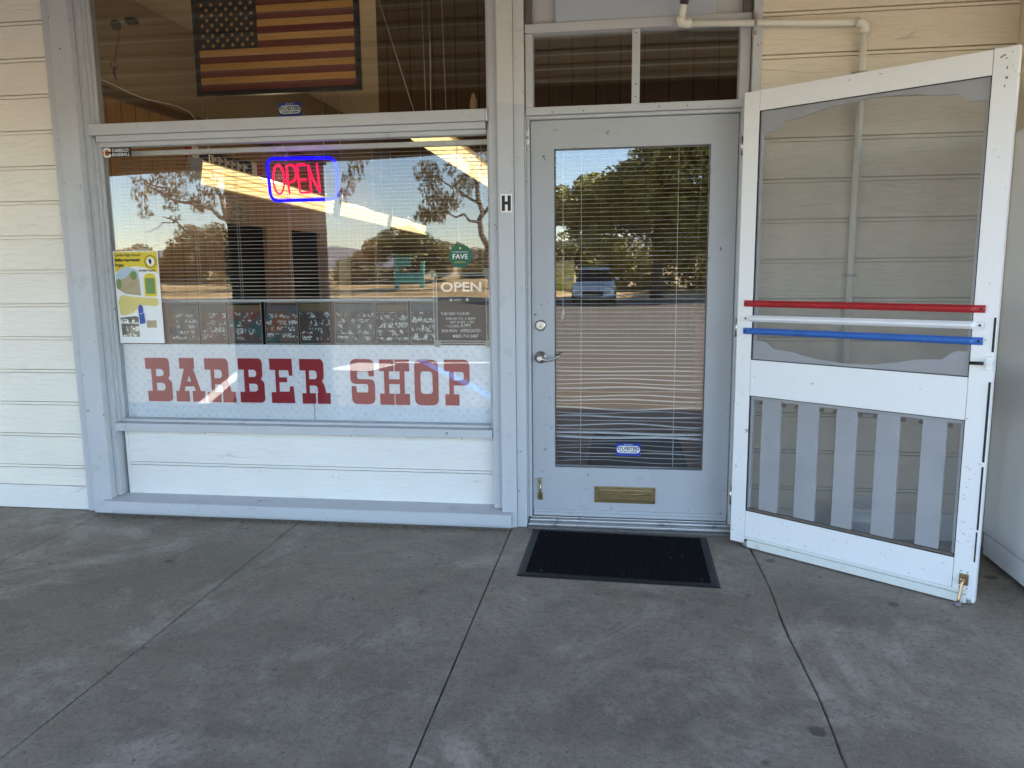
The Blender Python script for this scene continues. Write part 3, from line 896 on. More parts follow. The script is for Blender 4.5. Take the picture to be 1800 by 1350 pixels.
# scuffs and scratches where the door has been kicked and leaned on
bm = bmesh.new()
rs = random.Random(31)
def scuff(s_, z_, ln, wd_, a_):
    c_, n_ = math.cos(a_), math.sin(a_)
    q = [(-ln, -wd_), (ln * .6, -wd_ * .7), (ln, 0), (ln * .5, wd_), (-ln * .8, wd_ * .6)]
    bm.faces.new([bm.verts.new((s_ + x * c_ - z * n_, -0.0003, z_ + x * n_ + z * c_)) for x, z in q])
for _ in range(18):
    scuff(rs.uniform(1.045, 1.105), rs.uniform(0.22, 0.62), rs.uniform(0.002, 0.008), rs.uniform(0.0005, 0.0014), rs.uniform(-0.6, 0.9))
for _ in range(14):
    scuff(rs.uniform(0.12, 1.02), rs.uniform(0.07, 0.18), rs.uniform(0.002, 0.007), rs.uniform(0.0006, 0.0016), rs.uniform(-0.6, 0.6))
for _ in range(12):
    scuff(rs.uniform(0.006, 0.07), rs.uniform(0.05, 1.9), rs.uniform(0.002, 0.007), rs.uniform(0.0005, 0.0014), rs.uniform(-1.5, 1.5))
for q in ((1.070, 2.215, .012, .004, .4), (1.082, 2.205, .004, .003, 0), (1.100, 2.225, .003, .002, 0), (0.62, 2.225, .006, .002, .2), (0.30, 0.88, .004, .0012, 1.2), (0.86, 0.90, .006, .0010, .3)):
    scuff(*q)
tag(obj("scuff_mark", bm, mat("grey_scuff", (0.24, 0.23, 0.22), 0.8, 0.4, 60), sd), kind='stuff')
bm = bmesh.new()
for z in (0.25, 1.12, 2.0):
    tube(bm, [(-0.006, 0.004, z - 0.045), (-0.006, 0.004, z + 0.045)], 0.006, 8)
obj("hinge", bm, M_STEEL, sd)
# ================================================================== PVC pipe
pv = thing("pvc_pipe", "off-white plastic drain pipe running across the trim and down the siding", "pipe", (1.61, -0.04, 0))
bm = bmesh.new()
r = 0.0165
tube(bm, [(0.775, -0.050, 2.600), (1.602, -0.050, 2.561)], r, 14)
tube(bm, [(1.6125, -0.044, 2.545), (1.612, -0.038, 2.34), (1.612, -0.030, 1.4), (1.614, -0.030, 0.02)], r, 14)
tube(bm, [(0.757, -0.052, 2.615), (0.768, -0.095, 2.70)], r, 14)
obj("pipe", bm, M_PVC, pv)
bm = bmesh.new()
tube(bm, [(1.570, -0.050, 2.5625), (1.592, -0.050, 2.5615), (1.6045, -0.049, 2.557), (1.612, -0.048, 2.547), (1.6125, -0.046, 2.535), (1.6125, -0.045, 2.512)], 0.0212, 14)
tube(bm, [(0.805, -0.050, 2.5985), (0.775, -0.050, 2.600), (0.758, -0.051, 2.603), (0.7555, -0.055, 2.616), (0.759, -0.062, 2.630)], 0.0212, 14)
obj("elbow", bm, M_PVC, pv)
bm = bmesh.new(); tube(bm, [(0.7655, -0.085, 2.680), (0.775, -0.120, 2.752)], 0.0215, 14); tube(bm, [(0.775, -0.120, 2.752), (0.80, -0.20, 3.09)], 0.018, 12)
obj("coupling", bm, mat("dark_coupling", (0.07, 0.06, 0.055), 0.5), pv)
bm = bmesh.new()
box(bm, 1.101, 1.113, -0.072, -0.0675, 2.562, 2.612, bev=0.001); box(bm, 1.101, 1.113, -0.0665, -0.0305, 2.609, 2.614, bev=0.001); box(bm, 1.101, 1.113, -0.036, -0.0305, 2.612, 2.640, bev=0.001); box(bm, 1.096, 1.117, -0.040, -0.0305, 2.528, 2.558, bev=0.003)
for z, y in ((2.338, -0.020), (1.373, -0.012)):
    box(bm, 1.572, 1.652, y, y + 0.005, z - 0.008, z + 0.008, bev=0.002)
    tube(bm, [(1.594, y + 0.003, z), (1.594, -0.048, z), (1.612, -0.058, z), (1.630, -0.048, z), (1.630, y + 0.003, z)], 0.005, 8)
obj("strap", bm, M_STEEL, pv)
# ================================================================== door mat, bucket, cabinet, plaque
dm = thing("door_mat", "black ribbed rubber door mat lying before the shop door", "door mat", (0.475, -0.4, 0))
bm = bmesh.new()
cr = [(0.014, -0.058), (0.943, -0.088), (0.939, -0.750), (0.008, -0.716)]
def inset(pts, d):
    c = Vector((sum(p[0] for p in pts) / 4, sum(p[1] for p in pts) / 4))
    out = []
    for p in pts:
        out.append((p[0] + (d if p[0] < c.x else -d), p[1] + (d if p[1] < c.y else -d)))
    return out
lo = [bm.verts.new((x, y, 0.001)) for x, y in cr]; mi = [bm.verts.new((x, y, 0.006)) for x, y in inset(cr, 0.012)]
inn = [bm.verts.new((x, y, 0.008)) for x, y in inset(cr, 0.038)]
for k in range(4):
    bm.faces.new((lo[k], lo[(k + 1) % 4], mi[(k + 1) % 4], mi[k])); bm.faces.new((mi[k], mi[(k + 1) % 4], inn[(k + 1) % 4], inn[k]))
bm.faces.new(lo)
obj("rubber_border", bm, mat("mat_border_rubber", (0.013, 0.013, 0.014), 0.5, 0.2, 12, bumps=(80, 0.001)), dm)
def matmat():
    m, t, N, L, p = nodes("mat_carpet_ribs")
    wv = N.new("ShaderNodeTexChecker"); wv.inputs['Scale'].default_value = 55
    wv.inputs['Color1'].default_value = (0, 0, 0, 1); wv.inputs['Color2'].default_value = (1, 1, 1, 1)
    L.new(coords(t), wv.inputs['Vector'])
    f = tex_noise(t, coords(t), 90, 4, 0.7)
    c = mixc(t, ramp(t, f, [(0.45, 0.0), (0.8, 1.0)]), (0.004, 0.004, 0.005), (0.022, 0.021, 0.020))
    c = mixc(t, ramp(t, tex_noise(t, coords(t), 34, 2, 0.5), [(0.755, 0.0), (0.765, 1.0)]), c, (0.22, 0.20, 0.15))
    L.new(c, p.inputs['Base Color']); p.inputs['Roughness'].default_value = 0.95
    p.inputs['Specular IOR Level'].default_value = 0.15
    bump(t, p, wv.outputs['Color'], 0.008)
    return m
bm = bmesh.new()
ic = inset(cr, 0.039)
def bil(u, v):
    a, b, c, d = [Vector(q) for q in ic]
    return (a * (1 - u) + b * u) * (1 - v) + (d * (1 - u) + c * u) * v
rm = random.Random(9)
NU, NV = 62, 46
base_q = [bm.verts.new((*bil(u, v), 0.0088)) for u, v in ((0, 0), (1, 0), (1, 1), (0, 1))]
bm.faces.new(base_q)
for i_ in range(NU):
    for j_ in range(NV):
        hh = 0.0125 + rm.uniform(-0.001, 0.001)
        lo_v, hi_v = [], []
        for du, dv in ((.08, .08), (.92, .08), (.92, .92), (.08, .92)):
            q = bil((i_ + du) / NU, (j_ + dv) / NV); lo_v.append(bm.verts.new((q.x, q.y, 0.009)))
            q = bil((i_ + .5 + (du - .5) * .55) / NU, (j_ + .5 + (dv - .5) * .55) / NV); hi_v.append(bm.verts.new((q.x, q.y, hh)))
        bm.faces.new(hi_v)
        for k in range(4):
            bm.faces.new((lo_v[k], lo_v[(k + 1) % 4], hi_v[(k + 1) % 4], hi_v[k]))
obj("carpet_insert", bm, matmat(), dm)

bk = thing("bucket", "white plastic bucket on the floor behind the screen door pickets", "bucket", (1.69, -0.17, 0))
bm = bmesh.new()
lathe(bm, [(0.100, 0.002), (0.108, 0.06), (0.116, 0.165), (0.120, 0.170), (0.1205, 0.185), (0.118, 0.188), (0.119, 0.228), (0.124, 0.232), (0.124, 0.242), (0.118, 0.244), (0.108, 0.10), (0.01, 0.02)], (1.69, -0.17, 0), 'z', 32)
obj("pail", bm, M_ENAM, bk)
bm = bmesh.new()
tube(bm, [(1.69 + 0.126 * math.cos(a), -0.17 - 0.128 * math.sin(a), 0.20 - 0.075 * math.sin(a)) for a in [math.pi * k / 16 for k in range(17)]], 0.0028, 6)
obj("handle", bm, M_BLACK, bk)

cb = thing("storage_cabinet", "tall white metal cabinet standing past the screen door", "cabinet", (2.6, -0.6, 0))
bm = bmesh.new()
box(bm, 2.24, 2.96, -1.02, -0.215, 0.128, 2.017, bev=0.012)
obj("body", bm, M_CAB, cb)
bm = bmesh.new(); box(bm, 2.245, 2.955, -1.012, -0.222, 0.020, 0.124, bev=0.008)
obj("kick_plate", bm, M_CAB, cb)
bm = bmesh.new(); box(bm, 2.29, 2.91, -0.97, -0.26, 0.001, 0.0195)
obj("foot", bm, M_GAP, cb)  # near-black block stands for the shadow gap under the cabinet

hp = thing("letter_plaque", "small white plaque with a black H on the blue-grey post", "plaque", (-0.117, -0.046, 1.76))
obj("plate", B(-0.148, -0.086, -0.0495, -0.0462, 1.714, 1.808, bev=0.001), M_WINK, hp)
plate("lettering", [[(-0.141, 1.722), (-0.124, 1.722), (-0.124, 1.754), (-0.110, 1.754), (-0.110, 1.722), (-0.093, 1.722), (-0.093, 1.800), (-0.110, 1.800), (-0.110, 1.770), (-0.124, 1.770), (-0.124, 1.800), (-0.141, 1.800)]], -0.0505, 0.0009, M_INK, hp)
# ================================================================== barber shop panel
bp = thing("lettered_panel", "dimpled white panel in the window lettered BARBER SHOP in crimson", "sign", (-1.33, 0.09, 0.56))
obj("panel", B(-2.456, -0.229, 0.090, 0.096, 0.562, 1.002), M_PANEL, bp)
Z0, Z1 = 0.660, 0.921
def glyph(ch):
    c = 0.10
    if ch == 'B':
        return 0.58, [rounded([(0, 1), (.50, 1, .1), (.545, .93, .08), (.545, .60, .1), (.50, .525, .04), (.58, .46, .12), (.58, .05, .1), (.52, 0, .1), (.02, 0), (.02, .24), (.128, .24), (.128, .745), (0, .745)]),
                rounded([(.23, .58), (.41, .58, .08), (.41, .745, .08), (.23, .745)]), rounded([(.23, .25), (.43, .25, .08), (.43, .43, .08), (.23, .43)])]
    if ch == 'A':
        return 0.67, [[(.112, 1), (.454, 1), (.454, .755), (.425, .755), (.575, .245), (.67, .245), (.67, 0), (.383, 0), (.383, .245), (.46, .245), (.43, .35), (.22, .35), (.19, .245), (.305, .245), (.305, 0), (0, 0), (0, .245), (.07, .245), (.215, .755), (.112, .755)],
                [(.325, .62), (.370, .46), (.268, .46)]]
    if ch == 'R':
        return 0.687, [rounded([(0, 1), (.50, 1, .1), (.55, .92, .1), (.55, .58, .12), (.50, .50, .03), (.555, .43, .06), (.59, .245), (.687, .245), (.687, 0), (.392, 0), (.392, .235), (.41, .235), (.405, .41, .1), (.215, .41), (.215, .235), (.348, .235), (.348, 0), (.04, 0), (.04, .235), (.135, .235), (.135, .745), (0, .745)]),
                rounded([(.215, .55), (.395, .55, .08), (.395, .745, .08), (.215, .745)])]
    if ch == 'E':
        return 0.57, [[(0, 1), (.53, 1), (.53, .62), (.455, .62), (.44, .74), (.215, .74), (.215, .58), (.40, .58), (.40, .47), (.215, .47), (.215, .26), (.45, .26), (.465, .38), (.545, .38), (.565, 0), (.02, 0), (.02, .245), (.13, .245), (.13, .745), (0, .745)]]
    if ch == 'S':
        return 0.55, [rounded([(0, 1, .14), (.53, 1, .14), (.53, .62), (.42, .62), (.40, .73, .04), (.15, .73, .05), (.15, .555, .06), (.545, .555, .12), (.545, 0, .14), (.02, 0, .14), (.02, .40), (.125, .40), (.135, .26, .03), (.395, .26, .05), (.395, .45, .06), (0, .45, .12)])]
    if ch == 'H':
        return 0.687, [[(0, 1), (.330, 1), (.330, .74), (.215, .74), (.215, .565), (.465, .565), (.465, .74), (.357, .74), (.357, 1), (.687, 1), (.687, .74), (.575, .74), (.575, .245), (.687, .245), (.687, 0), (.357, 0), (.357, .245), (.465, .245), (.465, .46), (.215, .46), (.215, .245), (.330, .245), (.330, 0), (0, 0), (0, .245), (.105, .245), (.105, .74), (0, .74)]]
    if ch == 'O':
        return 0.54, [rounded([(0, 1, .16), (.54, 1, .16), (.54, 0, .16), (0, 0, .16)], 8), rounded([(.135, .745, .08), (.41, .745, .08), (.41, .25, .08), (.135, .25, .08)])]
    if ch == 'P':
        return 0.575, [rounded([(0, 1), (.575, 1, .15), (.575, .44, .13), (.215, .44), (.215, .245), (.335, .245), (.335, 0), (.02, 0), (.02, .245), (.115, .245), (.115, .745), (0, .745)]),
                rounded([(.215, .55), (.445, .55, .07), (.445, .735, .07), (.215, .735)])]
import math as _m
# u edges in the photo turned to metres along the wall
LX = [('B', -2.322, -2.160), ('A', -2.135, -1.953), ('R', -1.945, -1.760), ('B', -1.735, -1.578), ('E', -1.541, -1.393), ('R', -1.358, -1.177), ('S', -1.053, -0.908), ('H', -0.880, -0.705), ('O', -0.675, -0.537), ('P', -0.503, -0.357)]
bm = bmesh.new()
for i, (ch, xa, xb) in enumerate(LX):
    wd, loops = glyph(ch)
    me = plate_mesh(loops, 0.003)
    dz = 0.001 * math.sin(i * 2.3)
    for v in me.vertices:
        v.co.x = xa + v.co.x / wd * (xb - xa)
        v.co.y = Z0 + dz + v.co.y * (Z1 - Z0)
    me.transform(Matrix.Translation((0, 0.0875, 0)) @ ROT)
    bm.from_mesh(me); bpy.data.meshes.remove(me)
obj("lettering", bm, M_LET, bp)
bm = bmesh.new(); tube(bm, [(-1.282, 0.0895, 0.655), (-1.279, 0.0895, 0.64), (-1.276, 0.0895, 0.62), (-1.281, 0.0895, 0.60), (-1.279, 0.0895, 0.564)], 0.0016, 6)
obj("crack", bm, M_GAP, bp)
# ================================================================== row of cards above the panel
us = [(-2.168, -1.975), (-1.960, -1.800), (-1.785, -1.580), (-1.562, -1.362), (-1.350, -1.165), (-1.140, -0.905), (-0.895, -0.705), (-0.695, -0.545)]
cols = [((0.22, 0.13, 0.05), (0.05, 0.06, 0.08)), ((0.24, 0.10, 0.045), (0.12, 0.05, 0.03)), ((0.26, 0.035, 0.025), (0.03, 0.12, 0.125)), ((0.32, 0.07, 0.02), (0.03, 0.11, 0.13)), ((0.11, 0.035, 0.03), (0.03, 0.028, 0.028)), ((0.20, 0.18, 0.16), (0.04, 0.03, 0.03)), ((0.05, 0.04, 0.038), (0.03, 0.026, 0.025)), ((0.045, 0.038, 0.035), (0.028, 0.025, 0.024))]
desc = ["tan photo card in plastic sleeve beside the yellow poster", "rust-brown photo card second from the yellow poster", "red and teal photo card third from the yellow poster", "orange and teal photo card fourth from the yellow poster", "dark maroon photo card midway along the sleeved row", "pale striped photo card sixth from the yellow poster", "black lettered photo card second from the hours board", "narrow black photo card touching the hours board"]
for k, ((xa, xb), (ca, cbb), ds_) in enumerate(zip(us, cols, desc)):
    t = thing("photo_card", ds_, "card", ((xa + xb) / 2, 0.11, 1.003), "sleeved cards along the top of the lettered panel")
    tl = 0.004 * math.sin(k * 1.9)
    m = card_mat("card_print_%d" % k, ca, cbb, k * 0.9)
    o = obj("card", B(xa + 0.006, xb - 0.006, 0.112, 0.114, 1.012, 1.232 + tl), m, t)
    s = bmesh.new()
    for q in ((xa, xa + 0.003, 1.004, 1.246), (xb - 0.003, xb, 1.004, 1.246), (xa + 0.003, xb - 0.003, 1.004, 1.009), (xa + 0.003, xb - 0.003, 1.241, 1.246)):
        box(s, q[0], q[1], 0.106, 0.1105, q[2], q[3])
    obj("sleeve_rim", s, M_RIM, t)
    t.rotation_euler = (0, 0.014 * math.sin(k * 2.7 + 0.6), 0)
    obj("sleeve", B(xa + 0.003, xb - 0.003, 0.1075, 0.1085, 1.009, 1.241), M_SLEEVE, t)
# ================================================================== yellow poster
M_YEL = mat("poster_yellow", (0.72, 0.55, 0.03), 0.5, 0.05, 8)
M_SKYP = mat("poster_sky_print", (0.45, 0.56, 0.66), 0.5, 0.12, 14)
M_GRNP = mat("poster_green_print", (0.16, 0.27, 0.08), 0.5, 0.25, 30)
M_TANP = mat("poster_tan_print", (0.42, 0.34, 0.20), 0.5, 0.3, 26)
M_LYEL = mat("poster_pale_yellow", (0.68, 0.58, 0.20), 0.5, 0.1, 10)
po = thing("poster", "yellow stadium project poster taped to the window's left edge", "poster", (-2.31, 0.075, 1.02))
PXa, PXb, PZa, PZb = -2.447, -2.166, 1.012, 1.546
def P2(u, v):                       # poster-relative 0..1 from top-left
    return (PXa + (PXb - PXa) * u, PZb - (PZb - PZa) * v)
obj("sheet", B(PXa, PXb, 0.0555, 0.0570, PZa, PZb), M_WINK, po)
y = 0.0548
plate("yellow_header", [[P2(.02, .01)] + [P2(.98, .01), P2(.98, .24)] + [P2(.98 - .96 * k / 14, .24 - 0.075 * math.sin(k / 14 * math.pi) + (-.01 if k > 9 else 0)) for k in range(15)] + []], y, 0.0006, M_YEL, po)
plate("sky_print", [[P2(.03, .26), P2(.1, .20), P2(.3, .165), P2(.5, .20), P2(.55, .25), P2(.55, .30), P2(.03, .32)]], y - 0.0009, 0.0006, M_SKYP, po)
plate("hillside_print", [[P2(.03, .32), P2(.25, .29), P2(.36, .23), P2(.5, .27), P2(.55, .31), P2(.56, .48), P2(.22, .46), P2(.03, .40)]], y - 0.0018, 0.0006, M_TANP, po)
plate("tree_print", [disc(*P2(.43, .26), .022, 14, .026)], y - 0.0027, 0.0006, M_GRNP, po)
plate("tree_print", [disc(*P2(.09, .35), .016, 12, .03)], y - 0.0027, 0.0006, M_GRNP, po)
plate("field_print", [rounded([(*P2(.65, .49),), (*P2(.92, .49),), (*P2(.92, .24), .05), (*P2(.65, .24), .05)])], y - 0.0018, 0.0006, M_YEL, po)
plate("pitch_print", [rounded([(*P2(.68, .46),), (*P2(.89, .46),), (*P2(.89, .29), .01), (*P2(.68, .29), .01)])], y - 0.0027, 0.0006, M_GRNP, po)
plate("car_print", [rounded([(*P2(.04, .55),), (*P2(.10, .47), .02), (*P2(.35, .49), .03), (*P2(.95, .51), .02), (*P2(.93, .60), .03), (*P2(.55, .58), .04), (*P2(.32, .68), .04), (*P2(.06, .70), .02)])], y - 0.0018, 0.0006, M_LYEL, po)
plate("figure_print", [disc(*P2(.53, .63), .016, 14, .028), [P2(.48, .66), P2(.60, .67), P2(.61, .78), P2(.49, .79)]], y - 0.0027, 0.0006, mat("poster_blue_print", (0.05, 0.10, 0.38), 0.5, 0.3, 40), po)
plate("ground_print", [[P2(.05, .72), P2(.46, .70), P2(.46, .93), P2(.07, .93)]], y - 0.0015, 0.0006, card_mat("poster_busy_print", (0.30, 0.27, 0.18), (0.12, 0.10, 0.07), 3.3), po)
plate("wood_print", [[P2(.64, .75), P2(.86, .75), P2(.86, .83), P2(.64, .83)]], y - 0.0015, 0.0006, M_TANP, po)
plate("emblem", [disc(*P2(.83, .115), .037, 24), disc(*P2(.83, .115), .034, 24)], y - 0.0018, 0.0006, M_INK, po)
plate("emblem_field", [disc(*P2(.83, .115), .024, 20)], y - 0.0018, 0.0006, M_WINK, po)
plate("emblem_mark", [rounded([(*P2(.79, .09),), (*P2(.85, .085), .01), (*P2(.86, .12), .01), (*P2(.83, .15), .01), (*P2(.80, .13), .01)])], y - 0.0027, 0.0006, M_INK, po)
lines = []
for s, a, b, t0, t1 in (("Cabrillo High School's", .03, .62, .025, .065), ("Stadium Improvement", .03, .60, .075, .120), ("Project", .03, .23, .130, .178), ("One Field & Track Plan", .55, .92, .195, .222)):
    q0 = P2(a, t1); q1 = P2(b, t0)
    lines.append((s, q0[0], q1[0], q0[1], q1[1], 0.035 if s[0] in 'SP' else 0.012))
text("lettering", lines, M_INK, po, y - 0.0008, 0.0006)
# ================================================================== window stickers
def security_sticker(x0, x1, z0, z1, label, yy):
    t = thing("alarm_sticker", label, "sticker", ((x0 + x1) / 2, yy, z0), "blue alarm stickers")
    W, Hh = x1 - x0, z1 - z0
    plate("backing", [rounded([(x0, z0, .004), (x1, z0, .004), (x1, z1, .004), (x0, z1, .004)])], yy, 0.0006, M_STB, t)
    ov = rounded([(x0 + .03 * W, z0 + .22 * Hh, .3 * Hh), (x1 - .03 * W, z0 + .22 * Hh, .3 * Hh), (x1 - .03 * W, z0 + .80 * Hh, .3 * Hh), (x0 + .03 * W, z0 + .80 * Hh, .3 * Hh)])
    plate("oval", [ov], yy - 0.0008, 0.0006, M_WINK, t)
    text("name", [("SYLVESTERS", x0 + .06 * W, x1 - .06 * W, z0 + .46 * Hh, z0 + .74 * Hh, 0.03), ("SECURITY ALARMS", x0 + .14 * W, x1 - .14 * W, z0 + .28 * Hh, z0 + .41 * Hh, 0.025)], M_INK, t, yy - 0.0016, 0.0006)
    text("small_print", [("PROTECTED BY", x0 + .32 * W, x1 - .32 * W, z0 + .86 * Hh, z0 + .94 * Hh)], M_WINK, t, yy - 0.0008, 0.0006)
M_STB = mat("sticker_blue", (0.012, 0.045, 0.33), 0.4, 0.06, 12)
security_sticker(-1.389, -1.260, 2.257, 2.333, "small blue alarm sticker on the upper window under the wooden flag", 0.0660)
security_sticker(0.461, 0.594, 0.396, 0.466, "small blue alarm sticker low on the shop door's glass", 0.0735)
cs = thing("baseball_sticker", "black school baseball sticker in the window's top left corner", "sticker", (-2.37, 0.056, 2.07))
plate("backing", [rect(-2.452, -2.278, 2.072, 2.124)], 0.0555, 0.0008, M_INK, cs)
plate("letter_mark", [rounded([(-2.404, 2.118), (-2.418, 2.124, .004), (-2.442, 2.124, .006), (-2.452, 2.114, .006), (-2.452, 2.082, .006), (-2.442, 2.072, .006), (-2.418, 2.072, .004), (-2.404, 2.078), (-2.404, 2.090), (-2.416, 2.090), (-2.418, 2.083), (-2.436, 2.083), (-2.440, 2.087), (-2.440, 2.109), (-2.436, 2.113), (-2.418, 2.113), (-2.416, 2.106), (-2.404, 2.106)])], 0.0546, 0.0006, M_WINK, cs)
plate("orange_stroke", [[(-2.456, 2.107), (-2.404, 2.107), (-2.404, 2.103), (-2.446, 2.103), (-2.446, 2.093), (-2.404, 2.093), (-2.404, 2.089), (-2.456, 2.089)]], 0.0538, 0.0006, mat("sticker_orange", (0.75, 0.28, 0.03), 0.5), cs)
text("lettering", [("CABRILLO", -2.395, -2.294, 2.101, 2.119, 0.012), ("BASEBALL", -2.395, -2.286, 2.078, 2.096, 0.012)], M_WINK, cs, 0.0544, 0.0006)
fs = thing("fave_sticker", "round green award sticker on the window above the hours board", "sticker", (-0.389, 0.056, 1.43))
plate("backing", [disc(-0.389, 1.494, 0.064)], 0.0555, 0.0008, mat("sticker_green", (0.008, 0.105, 0.055), 0.4, 0.05, 12), fs)
text("lettering", [("FAVE", -0.431, -0.347, 1.478, 1.505, 0.01), ("Neighborhood", -0.432, -0.346, 1.511, 1.520)], M_WINK, fs, 0.0544, 0.0006)
text("small_print", [("nextdoor", -0.420, -0.358, 1.458, 1.467)], M_YEL, fs, 0.0544, 0.0006)
plate("mark", [disc(-0.389, 1.536, 0.006, 10)], 0.0546, 0.0006, M_YEL, fs)
# ================================================================== opening hours board
hb = thing("hours_board", "black letter board of opening hours held by four suction cups", "sign", (-0.39, 0.085, 1.01))
obj("board", B(-0.528, -0.258, 0.079, 0.083, 1.030, 1.385), mat("ribbed_black_felt", (0.022, 0.020, 0.018), 0.9, 0.3, 60), hb)
bm = bmesh.new()
for k in range(30):
    z = 1.045 + 0.0075 * k
    box(bm, -0.522, -0.264, 0.0775, 0.0788, z, z + 0.0022)
obj("felt_rib", bm, mat("felt_rib", (0.05, 0.045, 0.04), 0.9), hb)
bm = bmesh.new()
for x0, x1, z0, z1 in ((-0.552, -0.530, 1.012, 1.402), (-0.256, -0.236, 1.012, 1.402), (-0.530, -0.256, 1.012, 1.028), (-0.530, -0.256, 1.387, 1.402)):
    box(bm, x0, x1, 0.072, 0.086, z0, z1, bev=0.003)
obj("clear_frame", bm, M_PLAST, hb)
bm = bmesh.new()
for x in (-0.550, -0.531, -0.2545, -0.2375):
    box(bm, x, x + 0.0022, 0.0700, 0.0716, 1.014, 1.400)
for z in (1.0125, 1.0275, 1.3860, 1.3995):
    box(bm, -0.548, -0.238, 0.0684, 0.0698, z, z + 0.0022)
obj("frame_edge", bm, M_ENAM, hb)
for x, z in ((-0.548, 1.398), (-0.245, 1.403), (-0.530, 1.014), (-0.242, 1.016)):
    obj("suction_cup", lathe(bmesh.new(), [(0.021, 0.0), (0.019, 0.003), (0.010, 0.009), (0.006, 0.0095)], (x, 0.0636, z), 'y', 18), mat("cloudy_rubber", (0.36, 0.35, 0.30), 0.4, 0.1, 20), hb)
text("lettering", [("TUES WED THUR FRI.", -0.512, -0.345, 1.172, 1.187), ("8 00 AM TO  5 30PM", -0.482, -0.318, 1.146, 1.159), ("SAT 8 AM  1 PM", -0.458, -0.325, 1.126, 1.139),
    ("* CLOSED", -0.484, -0.408, 1.104, 1.117), ("A PPT.", -0.400, -0.338, 1.104, 1.122), ("SUN MON", -0.508, -0.422, 1.077, 1.093), ("APPRECIATED", -0.402, -0.288, 1.077, 1.094), ("805 714 2407", -0.428, -0.302, 1.047, 1.064), ("OPEN", -0.440, -0.395, 1.250, 1.260)], M_WINK, hb, 0.0768, 0.0008)
me = text_me("OPEN", -0.508, -0.280, 1.300, 1.353, 0.0768, 0.0008, 0.0, 0.02)
o = bpy.data.objects.new("open_lettering", me); COL.objects.link(o); me.materials.clear(); me.materials.append(M_WINK); o.parent = hb; o.matrix_parent_inverse = Matrix.Translation(-Vector(hb.location))
for q in ((-0.452, 1.255), (-0.360, 1.256), (-0.438, 1.055)):
    plate("smiley", [disc(q[0], q[1], 0.0075, 16), disc(q[0] - 0.0025, q[1] + 0.002, 0.001, 8), disc(q[0] + 0.0025, q[1] + 0.002, 0.001, 8)], 0.0764, 0.0008, M_WINK, hb)
# ================================================================== neon sign
ns = thing("neon_sign", "glowing OPEN neon sign with red letters in a blue border", "neon sign", (-1.29, 0.12, 1.8))
M_NR = emit_mat("red_neon", (1.0, 0.004, 0.045), 0.42)
M_NB = emit_mat("blue_neon", (0.0, 0.0, 1.0), 0.40)
bm = bmesh.new()
bo = rounded([(-1.497, 2.046, .04), (-1.094, 2.040, .05), (-1.092, 1.818, .045), (-1.486, 1.815, .05)], 8)
tube(bm, [(x, 0.115, z) for x, z in bo], 0.0088, 8, closed=True)
obj("border_tube", bm, M_NB, ns)
bm = bmesh.new()
ya = 0.113
rr = 0.0055
def st(pts, closed=False):
    tube(bm, [(x, ya, z) for x, z in pts], rr, 8, closed=closed)
st([(-1.432 + 0.032 * math.cos(a), 1.931 + 0.079 * math.sin(a)) for a in [2 * math.pi * k / 30 for k in range(30)]], True)
st([(-1.372, 1.852), (-1.379, 1.93), (-1.381, 2.005), (-1.360, 2.009), (-1.340, 2.004), (-1.330, 1.985), (-1.328, 1.955), (-1.336, 1.928), (-1.355, 1.916), (-1.374, 1.914)])
st([(-1.272, 2.008), (-1.321, 2.008)]); st([(-1.321, 2.008), (-1.316, 1.93), (-1.310, 1.857)]); st([(-1.310, 1.857), (-1.254, 1.856)]); st([(-1.316, 1.925), (-1.268, 1.926)])
st([(-1.245, 1.853), (-1.248, 1.93), (-1.256, 2.008)]); st([(-1.256, 2.008), (-1.232, 1.93), (-1.193, 1.855)]); st([(-1.193, 1.855), (-1.198, 1.93), (-1.204, 2.012)])
obj("letter_tube", bm, M_NR, ns)
bm = bmesh.new()
tube(bm, [(-1.455, 0.125, 2.04), (-1.455, 0.125, 2.125)], 0.0012, 5); tube(bm, [(-1.20, 0.125, 2.04), (-1.20, 0.125, 2.125)], 0.0012, 5)
tube(bm, [(-1.40, 0.125, 2.04), (-1.37, 0.13, 2.09), (-1.41, 0.13, 2.125)], 0.002, 6)
obj("hanging_cord", bm, M_CORD, ns)
bm = bmesh.new()
for x0, x1, z0, z1 in ((-1.478, -1.110, 1.985, 1.991), (-1.478, -1.110, 1.868, 1.874)):
    box(bm, x0, x1, 0.1245, 0.128, z0, z1)
obj("support_rod", bm, M_PLAST, ns)

